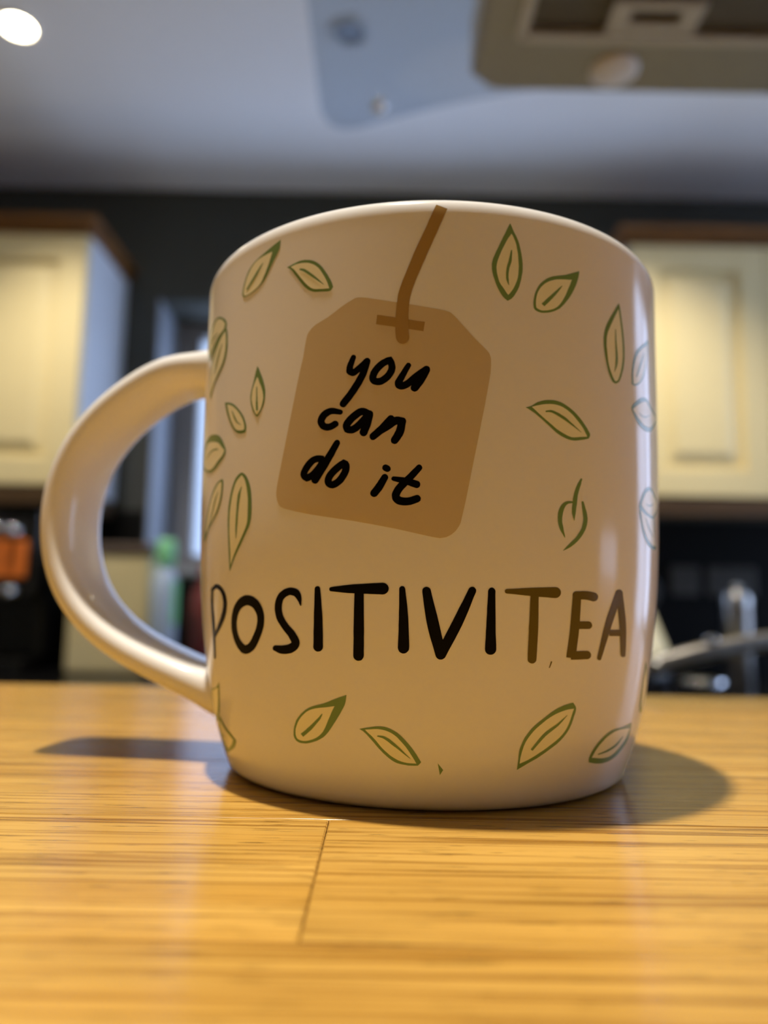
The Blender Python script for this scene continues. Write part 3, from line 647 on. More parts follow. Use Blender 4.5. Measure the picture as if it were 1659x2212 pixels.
{"o":[575,4277,575,4264,574,4250,572,4231,568,4206,563,4178,557,4148,549,4117,540,4084,530,4052,519,4021,507,3991,496,3964,485,3942,475,3922,463,3906,449,3890,435,3878,421,3868,408,3862,396,3858,386,3857,376,3860,367,3865,361,3872,357,3881,355,3891,354,3907,354,3932,356,3962,359,3991,363,4018,369,4044,376,4070,385,4094,396,4116,407,4135,418,4151,430,4164,443,4176,459,4186,476,4196,492,4205,505,4214,518,4225,531,4236,546,4250,562,4264],
"i":[535,4184,530,4162,525,4138,519,4113,513,4089,508,4065,502,4040,495,4016,487,3990,479,3967,471,3948,462,3930,452,3916,441,3903,428,3893,416,3885,405,3880,395,3876,386,3876,378,3880,371,3886,366,3892,365,3905,364,3920,364,3938,365,3958,367,3981,370,4003,374,4024,380,4044,386,4064,395,4082,404,4100,414,4114,425,4128,437,4139,448,4148,460,4156,473,4162,486,4167,502,4173,520,4178],
"v":[[485,4114,481,4107,476,4098,471,4090,466,4080,460,4068,453,4055,445,4040,437,4024,429,4008,421,3994,414,3980,407,3966,401,3953,395,3942,389,3931],[487,4112,484,4104,481,4094,477,4083,473,4072,468,4058,462,4044,455,4026,447,4009,440,3992,432,3976,426,3962,419,3948,412,3934,406,3922,401,3912]]},
{"o":[822,4131,825,4123,828,4114,831,4097,835,4068,839,4033,843,3995,847,3959,851,3922,854,3883,857,3843,859,3802,861,3759,860,3715,859,3670,856,3630,852,3596,847,3565,840,3535,833,3503,824,3472,816,3448,806,3432,795,3422,787,3414,780,3415,772,3417,763,3426,755,3444,746,3470,738,3501,732,3534,726,3570,721,3607,717,3644,714,3681,712,3717,712,3750,713,3782,716,3814,721,3846,728,3878,737,3910,748,3942,760,3976,772,4006,783,4033,793,4058,801,4080,809,4100,816,4116],
"i":[818,4075,821,4049,824,4019,828,3987,831,3952,835,3914,838,3874,841,3834,843,3792,844,3751,844,3710,843,3670,840,3632,836,3598,831,3567,826,3538,819,3508,812,3480,805,3457,797,3444,790,3438,783,3434,777,3444,771,3456,764,3473,757,3495,749,3521,743,3549,738,3582,735,3617,733,3650,731,3680,729,3707,729,3734,730,3760,731,3786,735,3814,741,3842,750,3872,759,3902,770,3935,781,3970,792,4002,802,4029,810,4053],
"v":[[789,3884,789,3864,788,3842,788,3818,788,3794,787,3771,788,3748,788,3723,789,3699,789,3676,790,3656,789,3638,789,3622,788,3608,787,3594,786,3580,785,3566,783,3551,781,3538,779,3524,777,3512],[794,3886,795,3867,795,3846,796,3822,796,3799,797,3776,799,3753,800,3730,802,3706,804,3684,804,3664,805,3646,804,3629,804,3614,803,3598,800,3584,797,3567,793,3552,788,3538,783,3524,780,3513]]},
{"o":[1127,3982,1127,3964,1127,3943,1124,3917,1120,3886,1113,3851,1105,3813,1097,3771,1088,3726,1077,3684,1066,3644,1053,3606,1039,3572,1021,3542,1002,3516,985,3495,970,3480,956,3472,944,3466,934,3465,925,3466,917,3468,918,3497,918,3529,920,3562,922,3597,927,3633,932,3667,941,3704,951,3740,963,3773,978,3802,995,3828,1014,3852,1033,3875,1053,3897,1073,3917,1092,3940,1110,3962],
"i":[1110,3924,1108,3901,1105,3872,1100,3840,1093,3804,1084,3764,1074,3722,1061,3680,1047,3638,1033,3599,1017,3566,1002,3538,985,3515,967,3498,949,3485,933,3476,932,3504,931,3536,932,3568,936,3601,942,3634,949,3666,957,3699,968,3732,980,3762,995,3790,1014,3817,1034,3844,1058,3870,1084,3898],
"v":[[1055,3820,1047,3802,1039,3784,1030,3763,1022,3742,1014,3722,1007,3702,1000,3682,993,3662,986,3642,980,3624,975,3608,970,3592,966,3578,962,3565,958,3553],[1060,3822,1056,3806,1050,3788,1045,3768,1039,3748,1032,3728,1026,3708,1018,3688,1011,3667,1003,3647,997,3628,990,3612,984,3596,978,3581,972,3567,967,3555]]},
{"o":[318,3082,325,3086,333,3091,342,3098,351,3109,360,3122,370,3134,381,3142,392,3150,404,3156,418,3161,432,3164,447,3165,461,3162,474,3158,487,3150,501,3139,516,3126,529,3112,541,3098,552,3082,562,3067,573,3050,582,3034,592,3014,604,2990,615,2964,623,2942,623,2925,619,2912,615,2901,603,2894,590,2886,576,2880,563,2874,550,2869,537,2866,525,2866,512,2868,500,2873,488,2880,476,2888,464,2899,452,2912,440,2928,429,2944,418,2960,406,2976,395,2993,384,3009,372,3024,362,3038,352,3050,343,3059,335,3067,329,3074,323,3078],
"i":[344,3091,354,3098,366,3106,379,3113,392,3120,407,3126,421,3130,434,3132,447,3132,460,3130,473,3126,485,3119,496,3110,507,3100,518,3087,529,3074,539,3059,548,3044,557,3028,568,3009,578,2990,587,2970,594,2950,601,2931,606,2914,594,2910,580,2906,567,2902,553,2896,539,2892,526,2890,514,2894,502,2900,491,2908,479,2917,467,2927,455,2938,445,2950,435,2964,425,2976,415,2990,405,3002,395,3016,385,3030,375,3044,366,3058,358,3070,350,3082],
"v":[[404,3060,409,3062,414,3064,420,3064,426,3064,432,3063,440,3058,449,3052,459,3044,469,3036,478,3028,487,3021,495,3014,503,3006,512,2998,521,2989,531,2980,542,2970,553,2959,564,2949,574,2940],[403,3071,408,3074,413,3077,420,3080,427,3083,435,3082,445,3078,455,3072,466,3066,476,3057,486,3049,495,3041,503,3032,511,3022,518,3012,527,3002,536,2991,546,2978,556,2966,566,2953,575,2942]]},
{"o":[1043,3409,1058,3413,1073,3416,1088,3413,1105,3404,1122,3390,1141,3378,1164,3368,1192,3360,1220,3353,1247,3348,1272,3342,1290,3333,1289,3317,1275,3297,1256,3272,1235,3244,1211,3216,1188,3189,1164,3166,1141,3146,1123,3130,1100,3122,1075,3114,1053,3112,1032,3114,1013,3119,996,3126,982,3136,968,3148,957,3161,947,3176,938,3193,930,3208,922,3222,915,3234,911,3246,910,3258,912,3268,918,3282,930,3299,945,3319,961,3338,975,3354,989,3370,1003,3384,1016,3394,1029,3403],
"i":[1048,3372,1060,3378,1071,3381,1081,3384,1092,3374,1106,3362,1123,3352,1145,3342,1170,3335,1195,3328,1219,3325,1241,3322,1253,3316,1248,3300,1232,3279,1214,3258,1196,3237,1178,3216,1159,3198,1141,3184,1123,3172,1109,3162,1086,3160,1062,3157,1042,3158,1025,3162,1011,3170,997,3178,985,3186,974,3194,963,3205,949,3220,934,3236,922,3251,933,3264,946,3280,960,3296,975,3312,991,3328,1007,3343,1021,3355,1035,3365],
"v":[[981,3240,987,3237,993,3233,1000,3228,1008,3224,1017,3223,1026,3224,1036,3225,1047,3228,1059,3233,1071,3240,1084,3249,1098,3260,1112,3272,1126,3284,1138,3295],[985,3245,992,3242,1000,3240,1008,3237,1016,3235,1024,3235,1032,3235,1040,3238,1049,3240,1058,3244,1068,3248,1079,3255,1092,3264,1107,3275,1122,3286,1136,3296]]},
{"o":[1089,2627,1104,2628,1123,2628,1142,2625,1161,2615,1181,2600,1200,2586,1218,2572,1236,2558,1250,2538,1257,2510,1257,2475,1248,2442,1225,2415,1198,2390,1177,2370,1154,2366,1130,2363,1109,2362,1089,2364,1071,2368,1055,2373,1038,2382,1023,2391,1008,2400,995,2408,983,2414,972,2420,975,2432,978,2446,982,2464,990,2486,999,2511,1009,2535,1019,2556,1031,2576,1044,2594,1058,2607,1074,2618],
"i":[1096,2598,1107,2598,1120,2600,1134,2597,1149,2588,1165,2576,1182,2564,1201,2554,1220,2544,1235,2530,1243,2509,1243,2482,1234,2456,1213,2432,1187,2409,1167,2390,1148,2387,1128,2385,1109,2385,1090,2388,1072,2394,1055,2402,1037,2412,1020,2426,1008,2436,1003,2444,1002,2450,1003,2460,1008,2476,1016,2496,1025,2514,1034,2533,1044,2552,1055,2568,1068,2580,1083,2589],
"v":[[1053,2469,1060,2466,1067,2462,1076,2458,1087,2456,1102,2457,1117,2463,1131,2471,1145,2480,1158,2490,1170,2498],[1056,2472,1065,2471,1075,2469,1085,2468,1094,2468,1102,2468,1110,2472,1122,2477,1136,2484,1151,2492,1166,2500]]},
{"o":[979,2414,991,2410,1004,2404,1019,2398,1037,2389,1057,2378,1080,2370,1111,2369,1148,2372,1187,2376,1188,2339,1190,2298,1194,2260,1198,2229,1204,2202,1211,2178,1221,2156,1232,2138,1238,2122,1233,2110,1223,2101,1214,2094,1184,2092,1155,2092,1128,2097,1102,2108,1077,2124,1057,2144,1040,2166,1026,2192,1015,2218,1006,2246,999,2276,993,2304,986,2329,981,2352,977,2373,977,2390,978,2402],
"i":[989,2404,1005,2394,1023,2384,1042,2374,1063,2368,1086,2363,1109,2360,1129,2360,1149,2361,1167,2362,1169,2330,1173,2292,1177,2256,1184,2226,1192,2200,1200,2176,1207,2157,1214,2142,1220,2128,1194,2126,1168,2125,1143,2128,1119,2139,1095,2154,1075,2172,1058,2192,1044,2214,1031,2238,1021,2262,1013,2287,1006,2314,1000,2344,994,2376],
"v":[[1046,2346,1051,2333,1057,2318,1063,2302,1071,2286,1080,2270,1091,2254,1106,2238,1121,2223,1138,2209,1152,2196],[1051,2348,1058,2336,1066,2322,1075,2306,1085,2291,1095,2276,1107,2260,1119,2244,1133,2228,1146,2212,1159,2199]]},
{"o":[-379,882,-381,861,-383,836,-387,812,-394,786,-402,762,-411,735,-422,706,-434,675,-446,646,-458,617,-470,590,-483,566,-496,546,-511,530,-527,515,-546,502,-567,490,-586,482,-603,480,-618,480,-630,485,-639,493,-645,506,-649,520,-650,538,-648,558,-645,582,-640,607,-633,634,-624,662,-611,687,-597,712,-583,732,-569,750,-555,764,-539,776,-522,786,-504,795,-485,805,-465,819,-445,835,-426,849,-409,862,-393,872],
"i":[-433,792,-439,774,-446,752,-452,730,-458,708,-465,686,-471,664,-478,639,-486,614,-495,590,-506,570,-518,552,-532,536,-549,522,-567,511,-584,503,-600,500,-614,501,-625,506,-632,514,-635,526,-637,539,-637,554,-636,570,-633,589,-627,612,-619,638,-609,664,-597,688,-583,710,-569,730,-555,744,-541,754,-526,762,-511,768,-495,773,-479,777,-463,782,-447,788],
"v":[[-493,728,-496,722,-500,716,-504,708,-508,700,-514,690,-522,678,-531,663,-541,647,-551,632,-561,617,-571,604,-580,590,-590,577,-600,565,-609,554],[-490,725,-492,718,-494,710,-497,702,-500,691,-505,679,-512,665,-521,649,-530,632,-540,614,-549,598,-559,584,-569,570,-579,556,-589,544,-597,532]]},
{"o":[-329,632,-316,638,-301,644,-287,649,-273,654,-259,658,-246,660,-234,660,-223,658,-211,653,-198,644,-184,632,-171,618,-160,602,-149,584,-138,563,-126,539,-114,513,-103,486,-92,458,-82,428,-73,403,-77,394,-82,384,-86,376,-98,374,-112,374,-127,374,-143,378,-159,382,-174,388,-187,398,-198,410,-209,424,-220,441,-232,460,-243,480,-255,503,-266,527,-277,550,-288,572,-299,594,-309,610,-316,620,-323,626],
"i":[-305,630,-292,633,-278,636,-264,639,-250,640,-236,638,-223,634,-209,626,-196,616,-183,601,-171,584,-160,562,-149,541,-139,520,-130,498,-121,474,-111,446,-101,417,-93,391,-105,392,-119,392,-133,394,-145,398,-156,403,-168,410,-179,420,-191,432,-203,446,-214,463,-226,482,-237,501,-247,522,-257,545,-268,567,-280,589,-294,610],
"v":[[-255,583,-249,581,-244,579,-238,576,-232,573,-226,568,-220,561,-213,553,-206,544,-198,532,-188,519,-175,503,-161,484,-146,462,-131,442,-118,426],[-253,592,-248,592,-243,592,-236,592,-229,590,-221,586,-214,579,-206,572,-198,562,-190,550,-180,536,-169,518,-155,495,-142,471,-129,448,-117,428]]},
{"o":[-1199,866,-1202,843,-1206,814,-1212,780,-1222,732,-1236,677,-1254,624,-1280,578,-1314,532,-1352,490,-1376,484,-1410,475,-1456,463,-1456,497,-1461,536,-1461,577,-1452,623,-1442,671,-1431,711,-1417,739,-1400,760,-1387,776,-1344,785,-1305,793,-1273,804,-1244,824,-1219,846],
"i":[-1226,813,-1234,774,-1244,730,-1258,684,-1281,637,-1313,587,-1349,540,-1365,542,-1386,542,-1401,553,-1402,581,-1396,618,-1388,657,-1378,694,-1367,731,-1359,763,-1307,781,-1260,799],
"v":None},
{"o":[-1282,556,-1261,530,-1240,500,-1218,475,-1196,458,-1174,444,-1154,431,-1136,415,-1119,398,-1105,384,-1117,362,-1133,336,-1156,310,-1191,284,-1240,255,-1294,226,-1314,222,-1340,218,-1364,224,-1381,245,-1394,278,-1402,312,-1414,346,-1423,383,-1406,426,-1360,474,-1314,520],
"i":[-1303,514,-1279,494,-1256,471,-1230,447,-1200,424,-1170,400,-1146,379,-1157,363,-1170,344,-1188,325,-1214,305,-1247,284,-1282,263,-1297,280,-1317,298,-1333,320,-1343,349,-1350,382,-1348,416,-1335,450,-1317,485],
"v":[[-1374,368,-1355,370,-1336,370,-1317,370,-1301,368,-1289,368],[-1352,380,-1335,380,-1318,380,-1301,378,-1287,378,-1275,376]]},
{"o":[586,837,593,825,601,810,606,794,607,776,605,756,601,732,597,702,591,666,583,633,572,602,559,574,544,547,527,522,508,500,490,480,472,459,454,440,437,422,421,408,406,395,391,382,375,366,360,352,346,338,346,363,346,392,346,420,345,446,345,471,346,498,350,527,356,557,363,586,373,612,383,637,395,661,409,683,424,704,440,724,457,746,475,768,492,786,509,801,526,812,542,822,558,828,573,834],
"i":[594,790,591,774,588,756,585,734,581,706,576,676,569,646,560,620,548,594,534,570,517,547,498,524,480,503,462,482,444,464,427,446,411,430,395,416,381,405,371,398,362,392,354,387,354,410,354,436,356,464,359,492,363,523,369,552,377,578,387,603,398,628,411,652,426,674,442,696,458,717,476,736,495,753,514,766,534,776,553,784,568,788,582,789],
"v":[[559,744,551,732,542,720,532,707,522,694,512,680,500,668,488,656,475,642,462,628,450,610,438,588,427,564,416,539,406,515,397,494],[561,741,554,728,547,714,539,698,530,682,521,666,510,652,498,637,486,623,474,608,462,591,451,572,439,548,427,524,416,501,407,482]]},
{"o":[1094,603,1098,586,1103,567,1106,544,1107,518,1105,487,1100,459,1089,436,1074,414,1056,394,1038,374,1017,353,992,336,961,324,928,314,897,310,870,309,844,312,819,317,795,324,772,333,753,340,750,354,747,370,747,389,752,413,761,440,773,466,787,492,805,518,824,540,844,558,865,572,889,582,918,586,953,586,988,588,1023,592,1059,598],
"i":[1080,556,1074,533,1068,506,1059,480,1046,458,1030,438,1010,418,987,397,961,376,936,362,910,354,885,353,857,354,825,360,792,370,765,377,771,398,778,422,788,446,802,472,821,497,840,520,861,537,884,550,907,561,929,566,952,569,977,569,1008,566,1045,562],
"v":[[1007,506,995,496,983,484,970,472,957,461,944,451,930,443,916,436,902,430,887,424,873,419,859,414,844,410,829,406,815,403,803,400],[1014,501,1005,489,996,476,987,461,976,446,963,434,949,425,934,418,918,411,902,406,886,401,869,398,852,396,835,394,820,393,807,392]]},
{"o":[1174,1120,1199,1082,1232,1036,1262,984,1281,924,1291,860,1294,798,1288,744,1275,694,1266,650,1240,658,1215,667,1196,689,1182,728,1172,780,1166,846,1165,932,1169,1032],
"i":[1190,1068,1206,1038,1225,1002,1242,960,1252,910,1257,855,1259,804,1253,763,1243,726,1236,694,1226,707,1216,722,1205,750,1194,800,1183,860,1178,919,1180,972,1185,1024],
"v":None}],"power":[[[574,2574,570,2566,567,2557,563,2547,559,2536,555,2524,552,2512,548,2498,545,2484,542,2469,539,2454,537,2438,535,2422,533,2407,532,2392,531,2376,530,2362,529,2346,528,2330,528,2315,528,2300,529,2286,532,2272,534,2259,537,2247,539,2236],[580,2572,579,2562,577,2552,575,2542,574,2530,572,2518,569,2506,566,2492,564,2478,561,2464,559,2450,557,2436,556,2421,555,2406,554,2391,553,2376,552,2360,550,2345,549,2330,548,2316,547,2302,546,2288,544,2275,543,2261,542,2248,541,2236]],[[531,2384,526,2384,521,2384,515,2384,508,2383,502,2380,496,2376,490,2370,485,2362,480,2354,476,2345,472,2334,469,2324,466,2312,464,2299,462,2287,461,2274,461,2262,460,2249,461,2236,461,2224,462,2212,463,2200,465,2188,467,2176,470,2163,474,2150,479,2136,485,2122,490,2108,495,2097],[532,2372,527,2370,521,2368,516,2366,511,2364,507,2360,504,2356,500,2350,497,2344,495,2338,493,2330,490,2322,489,2314,487,2304,485,2293,484,2283,483,2272,482,2262,481,2250,481,2240,481,2228,481,2218,482,2208,484,2197,485,2186,487,2174,488,2160,490,2144,493,2128,495,2112,496,2098]],[[580,2394,578,2392,577,2390,576,2386,576,2384,577,2376,578,2366,578,2356,579,2346,580,2334,581,2323,582,2311,583,2298,584,2287,585,2276,586,2268,586,2260,586,2253,586,2246,585,2236,584,2225,582,2212,580,2198,578,2186,574,2172,570,2160,565,2146,559,2132,554,2118,548,2106,542,2094,535,2083,528,2072,522,2062,515,2050,509,2040,503,2029,497,2018,492,2008,487,2000],[582,2394,584,2394,585,2393,587,2392,587,2389,589,2381,591,2372,593,2363,595,2353,597,2343,599,2332,602,2320,604,2308,606,2296,607,2284,608,2274,609,2265,609,2256,609,2246,608,2234,607,2222,605,2208,602,2192,599,2177,594,2162,589,2146,583,2130,577,2116,570,2101,563,2088,556,2075,548,2063,541,2052,533,2042,526,2032,518,2024,510,2016,502,2009,495,2003,488,1997]]],"flecks":[[-4,399,20,347,7,306],[454,1160,460,1156,451,1110,446,1108]],"tag":[-365,3928,-353,3939,-342,3942,-326,3939,-308,3933,-295,3927,-274,3917,-233,3899,-186,3879,-142,3862,-100,3845,-56,3828,-19,3815,0,3806,13,3798,22,3790,31,3774,44,3748,61,3710,87,3653,115,3593,141,3544,162,3505,171,3484,174,3468,177,3450,178,3424,178,3388,176,3325,166,3209,154,3072,141,2940,128,2800,112,2639,97,2480,83,2338,71,2228,65,2176,59,2149,47,2114,31,2086,12,2066,-11,2058,-41,2066,-79,2082,-125,2102,-184,2127,-261,2156,-347,2187,-438,2216,-526,2245,-595,2274,-647,2300,-671,2318,-680,2337,-689,2369,-694,2406,-695,2436,-692,2484,-681,2582,-667,2706,-652,2837,-636,2982,-617,3154,-600,3316,-587,3428,-576,3517,-570,3599,-564,3664,-559,3697,-552,3717,-540,3742,-522,3766,-495,3788,-466,3813,-438,3846,-412,3879,-387,3907],"string":[[[-38,4672,-44,4643,-51,4610,-58,4574,-66,4538,-73,4500,-81,4462,-90,4422,-99,4381,-108,4340,-116,4302,-124,4264,-131,4226,-138,4189,-145,4154,-151,4120,-157,4089,-163,4059,-168,4030,-173,4002,-177,3972,-181,3944,-183,3916,-184,3890,-186,3865,-187,3839,-188,3811,-189,3783,-190,3753,-191,3726,-191,3699,-190,3675,-190,3651,-189,3630,-188,3610,-187,3594,-184,3576,-179,3560,-172,3549,-164,3544],[5,4634,-1,4604,-8,4570,-15,4534,-23,4497,-30,4460,-38,4420,-47,4380,-55,4338,-64,4297,-72,4258,-79,4220,-87,4184,-94,4148,-101,4113,-108,4080,-114,4049,-119,4020,-124,3992,-128,3967,-131,3942,-134,3919,-136,3896,-137,3874,-139,3850,-140,3826,-140,3800,-141,3773,-140,3747,-140,3720,-140,3697,-139,3675,-139,3654,-138,3634,-137,3616,-136,3598,-137,3580,-141,3564,-147,3552,-155,3544]]],"bar":[[[-266,3712,-254,3706,-242,3701,-228,3696,-213,3690,-196,3683,-175,3674,-151,3666,-126,3656,-103,3648,-82,3641],[-262,3786,-250,3782,-237,3776,-224,3770,-208,3765,-191,3758,-170,3749,-146,3740,-121,3730,-98,3722,-77,3716]]],
"you":[["y",[[[-352,3480,-356,3481,-359,3479,-362,3475,-364,3469,-367,3458,-370,3445,-373,3430,-377,3416,-379,3403,-381,3391,-382,3380,-382,3370,-383,3362,-382,3342,-374,3325,-371,3321,-365,3315,-357,3309,-347,3311,-340,3318,-334,3327,-327,3338,-321,3348,-316,3356,-310,3366,-305,3374,-299,3384,-294,3392,-289,3400,-286,3407,-285,3416,-285,3424,-287,3434],[-348,3476,-345,3471,-344,3465,-343,3457,-344,3449,-346,3438,-348,3424,-350,3410,-352,3397,-354,3385,-354,3377,-354,3369,-354,3362,-354,3353,-356,3359,-359,3368,-356,3364,-355,3362,-356,3362,-357,3362,-355,3364,-351,3370,-345,3378,-339,3388,-333,3397,-328,3406,-322,3415,-317,3424,-312,3434,-307,3442,-303,3446,-299,3447,-294,3446,-290,3440]],[[-296,3447,-301,3447,-305,3444,-309,3438,-311,3430,-314,3410,-318,3388,-322,3364,-326,3340,-331,3318,-338,3295,-345,3270,-353,3246,-361,3222,-369,3200,-376,3180,-384,3162,-391,3146,-398,3130,-404,3115,-406,3106,-407,3096,-406,3086,-403,3078],[-292,3443,-288,3437,-286,3429,-285,3420,-285,3411,-288,3390,-291,3367,-295,3342,-299,3316,-305,3290,-312,3264,-319,3237,-328,3211,-336,3186,-344,3164,-352,3143,-359,3124,-367,3106,-374,3090,-380,3076,-383,3070,-388,3066,-393,3067,-399,3071]
]]],
["o",[[[-203,3447,-220,3442,-226,3437,-233,3430,-240,3424,-247,3415,-254,3405,-260,3394,-266,3383,-271,3371,-276,3359,-280,3346,-284,3332,-286,3318,-288,3304,-289,3290,-288,3275,-286,3261,-281,3248,-276,3238,-270,3232,-263,3228,-257,3225,-249,3224,-242,3226,-235,3230,-228,3238,-221,3246,-214,3256,-208,3267,-203,3279,-198,3292,-194,3306,-190,3320,-188,3336,-186,3354,-187,3373,-189,3390,-191,3406,-194,3418,-203,3447],[-213,3397,-208,3392,-214,3386,-220,3381,-226,3375,-231,3368,-235,3361,-240,3352,-245,3342,-249,3333,-252,3324,-255,3315,-257,3306,-259,3297,-260,3289,-260,3284,-260,3284,-260,3284,-260,3284,-260,3284,-260,3284,-259,3283,-256,3282,-253,3282,-249,3283,-246,3284,-242,3288,-238,3294,-233,3301,-228,3309,-225,3317,-221,3326,-219,3335,-216,3344,-215,3353,-214,3361,-214,3368,-215,3378,-217,3390,-219,3403,-213,3397]
]]],
["u",[[[-134,3393,-138,3394,-141,3394,-144,3390,-146,3384,-151,3371,-156,3356,-161,3339,-166,3322,-171,3308,-175,3295,-179,3282,-183,3269,-187,3256,-189,3240,-188,3222,-185,3206,-179,3194,-172,3188,-166,3184,-159,3184,-153,3186,-147,3190,-140,3196,-133,3204,-126,3215,-119,3228,-112,3242,-105,3254,-99,3266,-91,3276,-84,3286,-76,3296,-68,3306,-61,3315,-57,3322,-55,3330,-55,3341,-56,3351],[-131,3389,-129,3384,-127,3376,-127,3369,-129,3362,-132,3348,-137,3331,-141,3314,-145,3297,-149,3281,-152,3267,-156,3253,-158,3242,-160,3233,-160,3230,-160,3233,-161,3238,-163,3240,-164,3242,-164,3241,-163,3241,-160,3242,-157,3244,-153,3248,-149,3252,-143,3260,-137,3270,-130,3283,-123,3296,-115,3309,-107,3321,-99,3333,-91,3344,-83,3355,-77,3364,-72,3368,-67,3368,-63,3366,-59,3360]],[[-64,3364,-69,3366,-74,3364,-78,3359,-81,3351,-86,3338,-90,3323,-95,3307,-100,3292,-104,3278,-109,3266,-113,3253,-117,3240,-121,3228,-125,3217,-127,3208,-128,3196,-127,3186,-124,3176],[-60,3358,-57,3351,-55,3341,-55,3330,-57,3321,-60,3307,-64,3291,-68,3274,-73,3257,-77,3242,-82,3226,-87,3213,-92,3201,-96,3189,-100,3178,-104,3171,-109,3167,-114,3166,-119,3170]
]]],
["c",[[[-393,3031,-393,3038,-396,3044,-399,3050,-402,3052,-409,3056,-417,3062,-425,3066,-435,3071,-445,3072,-454,3070,-463,3065,-471,3059,-478,3051,-484,3042,-490,3030,-495,3018,-498,3004,-501,2988,-502,2972,-500,2955,-496,2940,-491,2926,-486,2914,-479,2905,-471,2898,-464,2894,-457,2892,-450,2893,-443,2894,-436,2898,-430,2903,-424,2908,-420,2914,-416,2918,-412,2923,-410,2930,-409,2939,-410,2948],[-393,3024,-395,3018,-398,3013,-401,3011,-405,3011,-412,3014,-420,3016,-428,3019,-435,3020,-440,3020,-444,3017,-449,3014,-453,3008,-457,3004,-461,2998,-463,2992,-466,2984,-468,2977,-469,2970,-469,2967,-469,2966,-468,2962,-467,2958,-465,2954,-463,2952,-463,2951,-461,2950,-458,2949,-454,2948,-451,2948,-448,2950,-444,2952,-440,2956,-435,2961,-431,2965,-426,2968,-421,2966,-417,2963,-413,2956]
]]],
["a",[[[-271,2996,-285,3032,-290,3038,-297,3046,-307,3053,-318,3055,-328,3050,-337,3042,-345,3032,-352,3022,-359,3012,-366,3000,-373,2988,-379,2974,-385,2960,-389,2946,-392,2929,-392,2912,-390,2900,-389,2894,-383,2872,-372,2862,-368,2860,-361,2858,-353,2857,-345,2860,-338,2866,-331,2873,-325,2882,-319,2892,-312,2904,-305,2918,-297,2934,-289,2951,-281,2967,-271,2996],[-301,3008,-298,2981,-303,2988,-308,2992,-311,2995,-313,2996,-316,2994,-321,2990,-326,2982,-332,2974,-338,2965,-344,2956,-349,2945,-354,2934,-358,2924,-361,2917,-361,2916,-361,2916,-360,2912,-359,2905,-363,2914,-367,2920,-362,2918,-359,2916,-357,2916,-356,2916,-353,2919,-349,2924,-344,2930,-339,2938,-333,2948,-327,2960,-319,2976,-312,2992,-304,3008,-301,3008]],[[-284,3032,-290,3032,-294,3028,-298,3020,-300,3010,-302,2996,-304,2980,-306,2964,-308,2948,-310,2934,-313,2922,-315,2909,-317,2897,-320,2885,-322,2874,-323,2864,-322,2854,-319,2844,-315,2836],[-279,3029,-274,3022,-271,3014,-270,3004,-270,2992,-271,2979,-273,2962,-275,2946,-277,2928,-279,2912,-282,2897,-285,2883,-288,2870,-290,2858,-292,2848,-295,2840,-299,2834,-305,2830,-310,2832]
]]],
["n",[[[-194,2984,-199,2987,-203,2988,-208,2985,-212,2979,-218,2966,-225,2952,-232,2936,-239,2922,-245,2908,-252,2896,-259,2884,-266,2871,-273,2860,-279,2849,-282,2842,-283,2832,-283,2822,-281,2814],[-190,2976,-188,2968,-187,2958,-188,2949,-191,2940,-196,2928,-202,2912,-209,2896,-216,2879,-224,2864,-231,2850,-239,2837,-247,2825,-254,2814,-260,2805,-264,2800,-269,2799,-274,2800,-278,2806]],[[-265,2826,-262,2822,-259,2821,-256,2822,-253,2824,-244,2834,-235,2844,-225,2855,-215,2866,-207,2876,-199,2886,-192,2896,-187,2904,-182,2910,-179,2912,-176,2914,-173,2914,-169,2913,-164,2912,-159,2910,-154,2911,-149,2915,-146,2922,-144,2931],[-267,2832,-268,2838,-267,2844,-266,2850,-264,2854,-257,2867,-249,2882,-241,2898,-232,2913,-225,2926,-218,2937,-212,2948,-205,2958,-197,2966,-189,2973,-180,2976,-172,2976,-165,2972,-160,2970,-156,2968,-151,2966,-147,2960,-144,2950,-143,2941]],[[-157,2968,-162,2968,-166,2964,-170,2956,-171,2946,-173,2932,-176,2914,-178,2898,-180,2882,-182,2869,-185,2858,-188,2846,-191,2834,-195,2822,-198,2812,-200,2802,-200,2792,-199,2781,-196,2772],[-152,2966,-148,2960,-145,2952,-143,2942,-143,2932,-145,2918,-146,2900,-147,2882,-149,2862,-152,2844,-156,2826,-161,2812,-165,2798,-169,2788,-173,2778,-176,2770,-181,2766,-186,2764,-191,2767]
]]],
